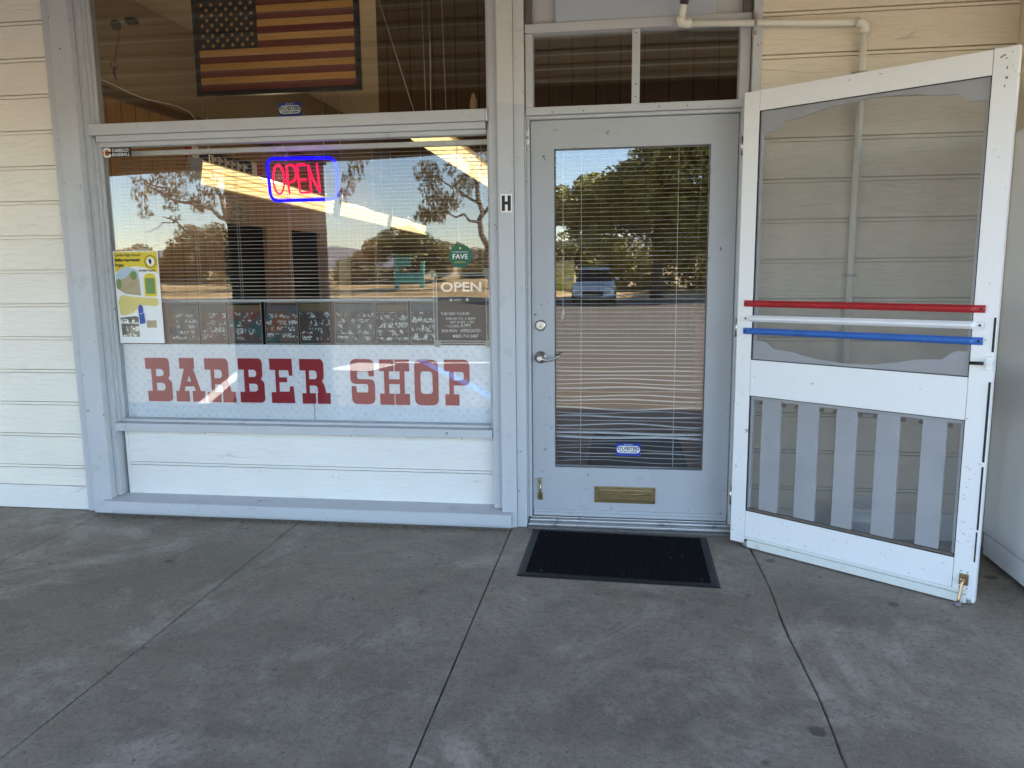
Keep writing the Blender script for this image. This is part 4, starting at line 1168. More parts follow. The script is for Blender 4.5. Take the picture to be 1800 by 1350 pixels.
# ================================================================== blinds
def blind(name, label, x0, x1, ztop, zbot, pitch, depth, yc, cords, wavy, loc, tl0):
    t = thing(name, label, "blind", loc)
    bm = bmesh.new(); box(bm, x0, x1, yc - 0.016, yc + 0.016, ztop - 0.028, ztop, bev=0.003)
    obj("headrail", bm, M_BLIND, t)
    bm = bmesh.new()
    z = ztop - 0.028 - pitch
    n = 24
    i = 0
    while z > zbot + pitch * 0.6:
        bad = wavy(z)
        tilt = tl0 + random.uniform(-0.05, 0.05) + random.uniform(-1, 1) * 0.35 * bad
        ph = random.uniform(0, 6.28); am = 0.0070 * bad * random.uniform(0.3, 1.6)
        sl = random.uniform(-1, 1) * 0.006 * bad
        rows = []
        for k in range(n + 1):
            u = k / n
            x = x0 + 0.004 + (x1 - x0 - 0.008) * u
            dz = am * math.sin(u * 7 + ph) + sl * (u - 0.5) + 0.0004 * math.sin(u * 3 + i)
            ring = []
            for s, cz in ((-0.5, 0.0), (-0.17, 0.0014), (0.17, 0.0014), (0.5, 0.0)):
                ring.append(bm.verts.new((x, yc + s * depth, z + cz + s * depth * math.tan(tilt) + dz)))
            rows.append(ring)
        for a, b in zip(rows, rows[1:]):
            for k in range(3):
                bm.faces.new((a[k], a[k + 1], b[k + 1], b[k])).smooth = True
        z -= pitch; i += 1
    o = obj("slat", bm, M_BLIND, t)
    sm = o.modifiers.new("thickness", 'SOLIDIFY'); sm.thickness = 0.0007
    bm = bmesh.new(); box(bm, x0, x1, yc - 0.012, yc + 0.012, zbot - 0.006, zbot + 0.008, bev=0.003)
    obj("bottom_rail", bm, M_BLIND, t)
    bm = bmesh.new()
    for c in cords:
        for dy in (-depth * 0.5 - 0.001, depth * 0.5 + 0.001):
            tube(bm, [(c, yc + dy, ztop - 0.03), (c + 0.002, yc + dy, (ztop + zbot) / 2), (c, yc + dy, zbot)], 0.0011, 5)
    obj("ladder_cord", bm, M_CORD, t)
    return t
b1 = blind("mini_blind", "wide white mini blind hanging open behind the shop window", -2.440, -0.240, 2.118, 1.252, 0.0215, 0.024, 0.165, (-1.98, -1.72, -1.405, -0.90, -0.42, -0.285), lambda z: 0.06, (-1.33, 0.165, 2.118), 0.07)
bm = bmesh.new(); tube(bm, [(-1.855, 0.142, 2.09), (-1.80, 0.142, 1.6), (-1.775, 0.142, 1.05)], 0.0035, 6)
obj("tilt_wand", bm, M_PLAST, b1)
b2 = blind("mini_blind", "narrow white mini blind with bent lower slats behind the door glass", 0.112, 0.940, 2.070, 0.312, 0.0232, 0.025, 0.135, (0.262, 0.772), lambda z: max(0.05, min(1.0, (1.05 - z) / 0.45)), (0.53, 0.135, 2.07), 0.02)
bm = bmesh.new(); tube(bm, [(0.888, 0.112, 2.03), (0.880, 0.112, 1.6), (0.872, 0.112, 1.05)], 0.004, 6)
obj("tilt_wand", bm, M_PLAST, b2)
bm = bmesh.new(); tube(bm, [(0.165, 0.112, 2.03), (0.162, 0.112, 1.18)], 0.0013, 5); tube(bm, [(0.170, 0.112, 2.03), (0.169, 0.112, 1.20)], 0.0013, 5)
lathe(bm, [(0.002, 0.0), (0.006, -0.03), (0.005, -0.034)], (0.162, 0.112, 1.18), 'z', 10); lathe(bm, [(0.002, 0.0), (0.006, -0.03), (0.005, -0.034)], (0.169, 0.112, 1.205), 'z', 10)
obj("pull_cord", bm, M_CORD, b2)
# ================================================================== interior of the shop
XL, XR, YB, ZC = -4.2, 2.30, 11.5, 4.0
iw = thing("interior_wall", "brown panelled side wall inside the shop with plaster above it", "wall", (XL, 5, 0))
bm = bmesh.new()
for y0, y1, z0, z1 in ((0.14, 4.62, 0, 3.0), (5.75, 6.55, 0, 3.0), (7.6, YB, 0, 3.0), (4.62, 5.75, 1.97, 3.0), (6.55, 7.6, 1.97, 3.0)):
    box(bm, XL - 0.05, XL, y0, y1, z0, z1)
obj("panelling", bm, M_WOODP, iw)
obj("plaster", B(XL - 0.05, XL, 0.14, YB, 3.085, ZC), M_PLASTER, iw)
obj("cap_rail", B(XL - 0.05, XL + 0.05, 0.14, YB, 3.005, 3.08), M_WOODD, iw)
bm = bmesh.new(); box(bm, XL - 1.5, XL - 0.06, 4.4, 7.8, 0, 0.02); box(bm, XL - 1.55, XL - 1.5, 4.4, 7.8, 0, 2.4); box(bm, XL - 1.5, XL - 0.06, 4.4, 7.8, 2.3, 2.4); box(bm, XL - 1.5, XL - 0.06, 4.35, 4.4, 0.0, 2.4); box(bm, XL - 1.5, XL - 0.06, 7.8, 7.85, 0.0, 2.4)
obj("doorway_recess", bm, M_GAP, iw)  # recess coloured near-black in place of shade, keeps the doorway dark
bw = thing("interior_wall", "dark brown panelled back wall of the shop interior", "wall", (-1, YB, 0))
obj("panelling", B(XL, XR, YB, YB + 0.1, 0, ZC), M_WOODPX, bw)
rw = thing("interior_wall", "plain right side wall inside the shop behind the door blind", "wall", (XR, 5, 0))
obj("plaster", B(XR, XR + 0.1, 0.14, YB, 0, ZC), M_WOODP, rw)
pt = thing("interior_wall", "dark brown partition added to darken the interior right of the wooden flag", "wall", (0, 3.4, 2.7))
obj("panelling", B(-1.86, XR, 3.40, 3.46, 2.72, ZC), M_WOODPX, pt)  # added panelled partition, its dark wood makes the interior read darker here
tag(obj("interior_floor", B(XL, XR, 0.14, YB, -0.02, 0.02), M_FLOORI), kind='structure')
tag(obj("interior_ceiling", B(XL - 0.05, XR + 0.1, 0.14, YB + 0.1, ZC, ZC + 0.1), M_CEIL), kind='structure')
# structure over the front, closing the shop
bh = thing("wall_header", "boarded wall band above the porch ceiling line", "wall", (0, 0.05, 3.1))
obj("board", B(-11, 11, 0.0, 0.139, 3.104, 4.1), M_SID, bh)
for xa, xb in ((XL - 0.05, -2.70), (1.15, XR + 0.1)):
    obj("blocking", B(xa, xb, 0.101, 0.139, 0, 3.10), M_PLASTER, bh)

def fixture(label, a, b, wd, tubes, grp, roll=0.0):
    a = Vector(a); b = Vector(b)
    d = (b - a); Ln = d.length
    t = thing("fluorescent_fixture", label, "light fixture", tuple(a), grp)
    t.rotation_euler = (roll, 0, math.atan2(d.y, d.x)); t['local_frame'] = 1
    bm = bmesh.new(); box(bm, 0, Ln, -wd / 2, wd / 2, 0.03, 0.075, bev=0.004)
    for s in (-1, 1):
        vs = [bm.verts.new(q) for q in ((0, s * wd / 2, 0.03), (Ln, s * wd / 2, 0.03), (Ln, s * wd * 0.30, 0.012), (0, s * wd * 0.30, 0.012))]
        bm.faces.new(vs)
    obj("housing", bm, M_FIX, t)
    for k in range(tubes):
        yy = (k - (tubes - 1) / 2) * wd / tubes * 0.92
        bm = bmesh.new(); tube(bm, [(0.06, yy, -0.012), (Ln - 0.06, yy, -0.012)], wd / tubes * 0.33, 14)
        obj("lamp_tube", bm, M_TUBE, t)
    bm = bmesh.new(); box(bm, -0.004, 0.05, -wd / 2, wd / 2, -0.028, 0.0295, bev=0.003); box(bm, Ln - 0.05, Ln + 0.004, -wd / 2, wd / 2, -0.028, 0.0295, bev=0.003)
    obj("end_cap", bm, M_ENAM, t)
    bm = bmesh.new()
    for s in (0.25, Ln - 0.25):
        tube(bm, [(s, 0.07 * math.sin(roll), 0.07 * math.cos(roll)), (s, (ZC - a.z) * math.sin(roll), (ZC - a.z) * math.cos(roll))], 0.006, 6)
    obj("hanger_rod", bm, M_STEEL, t)
    ld = bpy.data.lights.new("added_uplight", 'POINT')        # added point lamp hidden above the housing, brightens ceiling and upper walls
    ld.energy = 2.2; ld.color = (1.0, 0.78, 0.5); ld.shadow_soft_size = 0.03
    lo_ = bpy.data.objects.new("added_uplight", ld); COL.objects.link(lo_)
    lo_.parent = t; lo_.location = (Ln / 2, 0.16 * math.sin(roll), 0.16 * math.cos(roll))
M_FIX = mat("white_reflector", (0.75, 0.66, 0.45), 0.4, 0.03, 6)
M_TUBE = emit_mat("warm_fluorescent_tube", (1.0, 0.72, 0.34), 0.21)
def on_row(y):
    u = (y - 1.15) / (11.25 - 1.15)
    return (-2.62 + u * (-0.83), y, 2.15)
G1 = "long fluorescent row hanging through the shop"
fixture("nearest lit strip light of the long row behind the neon sign", on_row(1.35), on_row(4.85), 0.195, 3, G1, R(-80))
fixture("middle lit strip light of the long row, right of the neon sign", on_row(5.05), on_row(7.75), 0.195, 3, G1, R(-80))
fixture("farthest lit strip light of the long row toward the back wall", on_row(7.95), on_row(11.2), 0.195, 3, G1, R(-80))
fixture("lit strip light at the shop window's upper right corner", (-0.95, 1.55, 2.40), (-1.02, 6.2, 2.40), 0.30, 3, None)

# wooden flag
fl = thing("wooden_flag", "framed wooden stars and stripes flag hanging inside the upper window", "flag", (-1.8, 1.0, 2.59))
FX0, FX1, FZ0, FZ1 = -2.370, -1.225, 2.589, 3.222
M_TAN = wood_mat("oiled_pine_stripe", (0.72, 0.34, 0.07), (0.90, 0.50, 0.15), 'x', 14)
M_DRED = wood_mat("red_stained_stripe", (0.17, 0.024, 0.016), (0.26, 0.040, 0.026), 'x', 10)
M_NAVY = wood_mat("navy_stained_wood", (0.010, 0.013, 0.026), (0.018, 0.022, 0.042), 'x', 10)
bm = bmesh.new()
for q in ((FX0, FX0 + 0.030, FZ0, FZ1), (FX1 - 0.030, FX1, FZ0, FZ1), (FX0 + 0.030, FX1 - 0.030, FZ0, FZ0 + 0.030), (FX0 + 0.030, FX1 - 0.030, FZ1 - 0.030, FZ1)):
    box(bm, q[0], q[1], 0.975, 1.02, q[2], q[3], bev=0.003)
obj("frame", bm, M_NAVY, fl)
fx0, fx1, fz0, fz1 = FX0 + 0.0315, FX1 - 0.0315, FZ0 + 0.0315, FZ1 - 0.0315
sh = (fz1 - fz0) / 13
cx1 = fx0 + 0.385 * (fx1 - fx0)
ra, ta = bmesh.new(), bmesh.new()
for k in range(13):
    za = fz0 + k * sh
    box(ra if k % 2 == 0 else ta, fx0 if k < 6 else cx1 + 0.001, fx1, 0.985, 1.015, za + 0.0006, za + sh - 0.0006, bev=0.001)
obj("red_stripe", ra, M_DRED, fl); obj("tan_stripe", ta, M_TAN, fl)
obj("canton", B(fx0, cx1, 0.984, 1.015, fz0 + 6 * sh + 0.0006, fz1), M_NAVY, fl)
loops = []
def star(cx, cz, r):
    return [(cx + (r if k % 2 == 0 else r * 0.40) * math.sin(k * math.pi / 5), cz + (r if k % 2 == 0 else r * 0.40) * math.cos(k * math.pi / 5)) for k in range(10)]
cw, chh = cx1 - fx0, 7 * sh
for j in range(9):
    n = 6 if j % 2 == 0 else 5
    for i in range(n):
        loops.append(star(fx0 + cw * ((i + (0.5 if n == 6 else 1.0)) / 6), fz1 - chh * (j + 0.75) / 9.5, 0.0155))
plate("star", loops, 0.9815, 0.002, M_TAN, fl)
bm = bmesh.new()
for x in (FX0 + 0.15, FX1 - 0.15):
    tube(bm, [(x, 1.0, FZ1), (x, 1.0, ZC)], 0.002, 5)
obj("hanging_wire", bm, M_STEEL, fl)

# security camera and cables
sc_ = thing("security_camera", "black cylindrical camera behind the upper window's left corner", "camera", (-2.55, 0.4, 2.88))
bm = bmesh.new()
tube(bm, [(-2.585, 0.47, 2.915), (-2.535, 0.40, 2.885)], 0.028, 14)
obj("body", bm, M_BLACK, sc_)
bm = bmesh.new(); tube(bm, [(-2.535, 0.40, 2.885), (-2.530, 0.393, 2.882)], 0.022, 14)
obj("lens", bm, mat("lens_glass", (0.03, 0.03, 0.035), 0.1), sc_)
bm = bmesh.new(); box(bm, -2.47, -2.41, 0.38, 0.44, 2.895, 2.925, bev=0.008)
obj("power_box", bm, M_BLACK, sc_)
bm = bmesh.new()
tube(bm, [(-2.53, 0.42, 2.86), (-2.533, 0.40, 2.80), (-2.54, 0.38, 2.72), (-2.545, 0.36, 2.66), (-2.53, 0.36, 2.62)], 0.0022, 6)
tube(bm, [(-2.545 + 0.022 * math.cos(a), 0.36, 2.655 + 0.024 * math.sin(a)) for a in [0.5 + 0.4 * k for k in range(15)]], 0.003, 6)
tube(bm, [(-2.55, 0.36, 2.64), (-2.535, 0.35, 2.59), (-2.53, 0.35, 2.565), (-2.545, 0.35, 2.60), (-2.55, 0.36, 2.64)], 0.0035, 6)
obj("cable", bm, M_BLACK, sc_)
ca = thing("loose_cable", "white cable draped along the panelling cap rail behind the window", "cable", (-4.1, 3, 3.1))
bm = bmesh.new()
tube(bm, [(XL + 0.06, 2.2 + 0.25 * k, 3.10 + 0.02 * math.sin(k * 1.3) - (0.10 if k == 8 else 0)) for k in range(9)], 0.006, 6)
obj("cord", bm, M_CORD, ca)
# chains, wire and carved figure at the right of the upper window
ch = thing("hanging_chains", "two thin beaded chains hanging behind the upper window", "chain", (-0.65, 0.3, 2.25))
for (xa, za), (xb, zb) in (((-0.632, 3.05), (-0.618, 2.20)), ((-0.520, 3.05), (-0.503, 2.20))):
    bm = bmesh.new()
    n = 70
    for k in range(n):
        u = k / (n - 1)
        c = Vector((xa + (xb - xa) * u, 0.30, za + (zb - za) * u))
        bmesh.ops.create_icosphere(bm, subdivisions=1, radius=0.0036, matrix=Matrix.Translation(c))
    tube(bm, [(xa, 0.30, za), (xb, 0.30, zb)], 0.0009, 5)
    obj("chain", bm, M_STEEL, ch)
dw = thing("slanting_wire", "pale wire slanting down behind the upper window beside the flag", "wire", (-0.75, 0.25, 2.25))
bm = bmesh.new(); tube(bm, [(-0.905, 0.25, 3.05), (-0.662, 0.25, 2.245)], 0.0022, 6); lathe(bm, [(0.006, 0.0), (0.004, 0.02)], (-0.662, 0.25, 2.235), 'z', 8)
obj("strand", bm, M_CORD, dw)
fg = tag(obj("carved_figure", lathe(bmesh.new(), [(0.012, 0.0), (0.016, 0.006), (0.021, 0.03), (0.022, 0.05), (0.017, 0.075), (0.010, 0.088), (0.011, 0.096), (0.005, 0.106)], (-0.313, 0.115, 2.245), 'z', 16), mat("pale_carved_wood", (0.42, 0.26, 0.13), 0.6, 0.2, 20)), "small pale carved wooden figure standing on the transom bar", "figurine", kind='thing')
# wall signs on the panelled side wall
def on_wall(y):
    return XL + 0.006
ws = thing("barber_sign", "red white and blue hanging sign high on the panelled wall", "sign", (XL, 4.6, 2.6))
def wallbox(bm, y0, y1, z0, z1, x=XL + 0.02, th=0.02):
    box(bm, x - th, x, y0, y1, z0, z1)
bm = bmesh.new()
for a, b in ((3.92, 4.02), (5.55, 5.66)):
    wallbox(bm, a, b, 2.46, 2.76)
obj("red_band", bm, M_RED, ws)
bm = bmesh.new()
for a, b in ((4.02, 4.16), (5.41, 5.55)):
    wallbox(bm, a, b, 2.45, 2.77)
for k in range(6):
    wallbox(bm, 4.42 + 0.15 * k, 4.47 + 0.15 * k, 2.50, 2.72, XL + 0.025, 0.006); wallbox(bm, 4.42 + 0.15 * k, 4.52 + 0.15 * k, 2.66, 2.70, XL + 0.032, 0.006)
obj("white_band", bm, M_WINK, ws)
bm = bmesh.new(); wallbox(bm, 4.16, 4.30, 2.46, 2.76); wallbox(bm, 5.27, 5.41, 2.46, 2.76)
obj("blue_band", bm, mat("navy_band", (0.03, 0.045, 0.10), 0.6), ws)
bm = bmesh.new(); wallbox(bm, 4.30, 5.27, 2.46, 2.76, XL + 0.017, 0.015)
obj("board", bm, M_INK, ws)
RW = Matrix(((0, 1, 0, 0), (1, 0, 0, 0), (0, 0, 1, 0), (0, 0, 0, 1)))
hs = thing("haircut_sign", "small printed flag sign above the dark doorway on the panelled wall", "sign", (XL, 4.8, 1.99))
bm = bmesh.new(); wallbox(bm, 4.66, 5.16, 2.02, 2.26, XL + 0.012, 0.01)
obj("sheet", bm, mat("sign_paper", (0.55, 0.50, 0.40), 0.7), hs)
bm = bmesh.new()
for k in range(4):
    wallbox(bm, 4.67, 4.84, 2.04 + 0.055 * k, 2.065 + 0.055 * k, XL + 0.0145, 0.002)
obj("red_stripe", bm, M_RED, hs)
bm = bmesh.new()
for s, a, b, z0, z1 in (("Keep America", 4.86, 5.14, 2.20, 2.24), ("BEAUTIFUL", 4.86, 5.14, 2.12, 2.18), ("GET A HAIRCUT", 4.86, 5.14, 2.04, 2.09)):
    cu = bpy.data.curves.new("tmp", 'FONT'); cu.body = s; cu.extrude = 0.0005; cu.resolution_u = 2
    me = curve_mesh(cu)
    xs = [v.co.x for v in me.vertices]; zs = [v.co.y for v in me.vertices]
    for v in me.vertices:
        v.co = (XL + 0.0145 + v.co.z, a + (v.co.x - min(xs)) / (max(xs) - min(xs)) * (b - a), z0 + (v.co.y - min(zs)) / (max(zs) - min(zs)) * (z1 - z0))
    bm.from_mesh(me); bpy.data.meshes.remove(me)
obj("lettering", bm, M_INK, hs)
# furniture seen through the door blind
ct = thing("wooden_counter", "brown wooden counter inside the shop behind the door blind", "counter", (1.6, 3.2, 0))
bm = bmesh.new(); box(bm, 1.30, 2.25, 2.3, 5.0, 0.021, 0.86, bev=0.01)
obj("body", bm, wood_mat("counter_wood", (0.20, 0.10, 0.045), (0.30, 0.17, 0.08), 'z', 8), ct)
obj("top", B(1.26, 2.28, 2.26, 5.04, 0.862, 0.90, bev=0.006), M_WOODD, ct)
im = tag(obj("floor_mat", B(0.25, 0.95, 0.45, 2.4, 0.0205, 0.032, bev=0.003), M_BLACK), "black runner mat inside the shop behind the door", "mat", kind='thing')
bn = thing("waiting_bench", "orange-brown wooden waiting bench inside the shop left of the door", "bench", (-0.35, 1.6, 0))
M_ORW = wood_mat("orange_oak", (0.34, 0.17, 0.06), (0.46, 0.25, 0.10), 'y', 8)
obj("seat", B(-0.62, -0.12, 0.6, 2.3, 0.40, 0.45, bev=0.006), M_ORW, bn)
for x, yv in ((-0.58, 0.66), (-0.16, 0.66), (-0.58, 2.24), (-0.16, 2.24)):
    obj("leg", B(x - 0.025, x + 0.025, yv - 0.025, yv + 0.025, 0.021, 0.399, bev=0.003), M_ORW, bn)
obj("backrest", B(-0.66, -0.625, 0.6, 2.3, 0.46, 0.85, bev=0.006), M_ORW, bn)

# ================================================================== porch
pr = thing("covered_walkway", "deep covered walkway roof with brown edge beam, seen in the glass", "porch", (0, -1.8, 3.1))
bm = bmesh.new()
k = 0
yb = -0.001
while yb > -3.75:
    box(bm, -11.0, 11.0, yb - 0.196, yb - 0.004, 3.105 + (0.0 if k % 2 else 0.004), 3.13); yb -= 0.2; k += 1
obj("ceiling_boards", bm, M_SOFF, pr)
bm = bmesh.new()
for k in range(7):
    box(bm, -10.9, 10.9, -0.34 - 0.46 * k - 0.022, -0.34 - 0.46 * k + 0.022, 3.075, 3.1045, bev=0.003)
obj("ceiling_batten", bm, mat("pale_batten_paint", (0.62, 0.55, 0.43), 0.7, 0.06, 5), pr)
bm = bmesh.new()
pts = []
for x in (-11.0, 11.0):
    zb_ = 2.425 + 0.032 * (x + 4.9)
    pts.append([bm.verts.new(q) for q in ((x, -3.42, zb_), (x, -3.58, zb_), (x, -3.58, 3.1045), (x, -3.42, 3.1045))])
for k in range(4):
    bm.faces.new((pts[0][k], pts[0][(k + 1) % 4], pts[1][(k + 1) % 4], pts[1][k]))
bm.faces.new(pts[0]); bm.faces.new(pts[1][::-1])
obj("edge_beam", bm, M_FASC, pr)
obj("roof_deck", B(-11.2, 11.2, -3.9, -0.001, 3.132, 3.25), M_FASC, pr)
pl = thing("porch_pillar", "wide brown stucco pillar at the walkway edge, mirrored in the window", "pillar", (-2.95, -3.25, 0))
obj("shaft", B(-3.405, -2.49, -3.40, -3.10, 0.0, 2.45, bev=0.01), M_PILL, pl)
obj("capital", B(-3.43, -2.465, -3.415, -3.075, 2.452, 3.10, bev=0.01), M_PILL, pl)
obj("plinth", B(-3.44, -2.455, -3.43, -3.065, 0.001, 0.14, bev=0.015), M_PILL, pl)

# ================================================================== trees across the parking lot
M_BARK = mat("pale_bark", (0.24, 0.18, 0.13), 0.85, 0.3, 4)
M_BARKD = mat("dark_bark", (0.09, 0.065, 0.045), 0.9, 0.3, 4)
M_EUC = leaf_mat("eucalyptus_leaf", (0.15, 0.108, 0.038), (0.34, 0.25, 0.10))
M_OAK = leaf_mat("oak_leaf", (0.12, 0.12, 0.022), (0.33, 0.30, 0.065))
M_BUSH = leaf_mat("olive_bush_leaf", (0.13, 0.115, 0.028), (0.30, 0.245, 0.07))
M_HEDGE = leaf_mat("brown_hedge_leaf", (0.15, 0.105, 0.035), (0.33, 0.235, 0.085))
def leaves(bm, c, rad, n, size, droop=0.0, rng=random):
    for _ in range(n):
        while True:
            p = Vector((rng.uniform(-1, 1), rng.uniform(-1, 1), rng.uniform(-1, 1)))
            if p.length < 1: break
        p = p.normalized() * (p.length ** 0.55)
        q = Vector((c[0] + p.x * rad[0], c[1] + p.y * rad[1], c[2] + p.z * rad[2]))
        L = size * rng.uniform(0.6, 1.5); W = L * (0.28 if droop else 0.55)
        if droop:
            d = Vector((rng.uniform(-0.5, 0.5), rng.uniform(-0.5, 0.5), -1)).normalized()
        else:
            d = Vector((rng.uniform(-1, 1), rng.uniform(-1, 1), rng.uniform(-0.7, 0.9))).normalized()
        s = d.cross(Vector((rng.uniform(-1, 1), rng.uniform(-1, 1), rng.uniform(-1, 1)))).normalized() * W
        a = q - s * 0.5; b = q + s * 0.5
        bm.faces.new([bm.verts.new(v) for v in (q - d * L * 0.5, q + s * 0.5, q + d * L * 0.5, q - s * 0.5)])
def limb(bm, a, b, r0, r1, wig=0.12, n=6, rng=random):
    a = Vector(a); b = Vector(b)
    L = (b - a).length
    pts = []
    for k in range(n + 1):
        u = k / n
        o = Vector((rng.uniform(-1, 1), rng.uniform(-1, 1), rng.uniform(-1, 1))) * wig * L * math.sin(u * math.pi)
        pts.append(a.lerp(b, u) + o * 0.5)
    tube(bm, pts, r0, 7, r1=r1)
def tree(name, label, base, trunk, limbs, clumps, bark, leaf, size, dens, droop=0.0, group=None, r0=0.22, seed=1):
    rng = random.Random(seed)
    t = thing(name, label, "tree", base, group)
    bm = bmesh.new()
    limb(bm, base, trunk, r0, r0 * 0.55, 0.08, 8, rng)
    for (a, b, r) in limbs:
        limb(bm, a, b, r, r * 0.3, 0.16, 7, rng)
    obj("trunk", bm, bark, t)
    bm = bmesh.new()
    for c, rad in clumps:
        vol = rad[0] * rad[1] * rad[2]
        leaves(bm, c, rad, max(12, int(dens * vol ** 0.75)), size, droop, rng)
    obj("crown", bm, leaf, t)
    return t
def cluster(rng, c, R_, n, r, flat=0.75):
    out = []
    for _ in range(n):
        while True:
            p = Vector((rng.uniform(-1, 1), rng.uniform(-1, 1), rng.uniform(-1, 1)))
            if 0.35 < p.length < 1: break
        s = r * rng.uniform(0.6, 1.3)
        out.append(((c[0] + p.x * R_[0], c[1] + p.y * R_[1], c[2] + p.z * R_[2]), (s, s, s * flat)))
    return out
GT = "trees across the parking lot"
rg = random.Random(3)
D = -36.0
# eucalyptus at the left of the mirrored view
def eu(u_, y_): return None
tree("eucalyptus_tree", "sparse eucalyptus with bent pale trunk, mirrored left of the neon sign", (-19.6, D, 0.3), (-21.0, D, 5.2),
     [((-20.6, D, 4.0), (-25.0, D + 0.5, 5.9), 0.13), ((-21.0, D, 5.2), (-22.6, D, 8.6), 0.12), ((-19.8, D, 1.5), (-21.8, D, 3.2), 0.12), ((-21.8, D, 3.2), (-24.6, D, 4.3), 0.09), ((-24.0, D, 5.7), (-26.8, D, 6.6), 0.06), ((-21, D, 5.0), (-19.6, D, 7.4), 0.08), ((-23.5, D, 4.1), (-25.6, D, 3.4), 0.04)],
     cluster(rg, (-24.2, D, 5.9), (2.8, 1.2, 1.6), 15, 0.55) + cluster(rg, (-21.4, D, 7.2), (1.9, 1.2, 1.1), 14, 0.62) + cluster(rg, (-24.8, D, 4.4), (1.3, 1.0, 0.7), 5, 0.42) + cluster(rg, (-22, D, 9.5), (3.5, 1.5, 1.5), 12, 0.9),
     M_BARK, M_EUC, 0.24, 420, 1.0, GT, 0.20, 5)
tree("eucalyptus_tree", "tall eucalyptus trailing long leaf strands, mirrored right of the neon sign", (-18.2, D - 1, 0.3), (-17.0, D - 1, 8.5),
     [((-17.2, D - 1, 7.4), (-13.4, D, 8.2), 0.10), ((-17.3, D - 1, 6.5), (-19, D - 1, 8.8), 0.1), ((-13.4, D, 8.2), (-13.0, D, 5.9), 0.03)],
     [((-13.1, D, 7.4), (0.62, 0.5, 0.7)), ((-13.5, D, 6.6), (0.45, 0.4, 0.8)), ((-13.9, D, 5.8), (0.35, 0.4, 0.7)), ((-12.7, D, 7.8), (0.5, 0.4, 0.6)), ((-13.9, D, 7.9), (0.7, 0.5, 0.5)), ((-14.2, D, 5.1), (0.28, 0.3, 0.45)), ((-15.2, D, 9.4), (2.2, 1.4, 1.0)), ((-14.9, D, 7.7), (0.7, 0.6, 0.7))],
     M_BARK, M_EUC, 0.27, 420, 1.0, GT, 0.20, 8)
tree("eucalyptus_tree", "leaning eucalyptus with open crown, mirrored above the green sticker", (-6.3, D, 0.3), (-7.0, D, 5.6),
     [((-6.8, D, 3.6), (-9.4, D, 4.4), 0.08), ((-6.9, D, 4.6), (-9.6, D, 6.2), 0.08), ((-7.0, D, 5.6), (-8.2, D, 8.2), 0.1), ((-6.8, D, 4.0), (-5.2, D, 6.8), 0.09), ((-9.0, D, 4.3), (-10.4, D, 4.0), 0.04)],
     cluster(rg, (-8.5, D, 5.6), (1.9, 1.2, 1.7), 14, 0.58) + cluster(rg, (-6.9, D, 7.3), (1.9, 1.2, 1.3), 13, 0.68) + cluster(rg, (-9.5, D, 4.1), (0.9, 0.8, 0.45), 5, 0.4) + cluster(rg, (-5.2, D, 5.6), (0.9, 0.9, 1.2), 6, 0.5) + cluster(rg, (-7, D, 9.2), (3, 1.5, 1.2), 10, 0.8),
     M_BARK, M_EUC, 0.24, 440, 1.0, GT, 0.20, 11)
tree("round_tree", "rounded dense olive-green tree mirrored beside the hours board", (-11.8, -41, 0.4), (-11.8, -41, 2.2),
     [((-11.8, -41, 1.4), (-13.4, -41, 2.6), 0.1), ((-11.8, -41, 1.6), (-10.3, -41, 2.6), 0.1)],
     cluster(rg, (-12.6, -41, 2.1), (2.5, 1.6, 1.25), 40, 0.62, 0.85) + cluster(rg, (-10.2, -41, 2.0), (1.2, 1.4, 1.05), 16, 0.6, 0.85),
     M_BARKD, M_BUSH, 0.17, 1000, 0, GT, 0.22, 13)
tree("oak_tree", "broad dark green oak mirrored in the shop door's glass", (1.9, -29.5, 0.0), (2.0, -29.5, 3.2),
     [((2.0, -29.5, 2.4), (-0.6, -29.5, 3.9), 0.14), ((2.0, -29.5, 2.6), (4.4, -29.5, 4.4), 0.14), ((2.0, -29.5, 3.2), (1.5, -29.5, 6.4), 0.14)],
     cluster(rg, (2.9, -29.5, 4.7), (3.0, 2.0, 2.0), 70, 0.85, 0.8) + cluster(rg, (-0.3, -29.5, 3.9), (2.2, 1.6, 1.35), 38, 0.68, 0.8) + cluster(rg, (1.5, -29.5, 2.5), (3.4, 1.4, 0.7), 16, 0.55, 0.7) + cluster(rg, (4.5, -29.5, 7.2), (3, 2, 1.3), 24, 0.9) + cluster(rg, (-1.3, -29.5, 4.1), (1.7, 1.3, 1.0), 26, 0.6, 0.8) + cluster(rg, (4.2, -29.5, 3.4), (2.4, 1.6, 1.5), 34, 0.75, 0.8),
     M_BARKD, M_OAK, 0.19, 700, 0, GT, 0.30, 17)
tree("oak_tree", "second dark oak standing farther right of the mirrored oak", (7.6, -33, 0.1), (7.6, -33, 3.2),
     [((7.6, -33, 2.6), (6, -33, 4.4), 0.14), ((7.6, -33, 2.6), (9.4, -33, 4.6), 0.14)],
     cluster(rg, (7.4, -33, 4.6), (3.4, 2, 2.2), 56, 0.9, 0.8), M_BARKD, M_OAK, 0.24, 420, 0, GT, 0.30, 19)
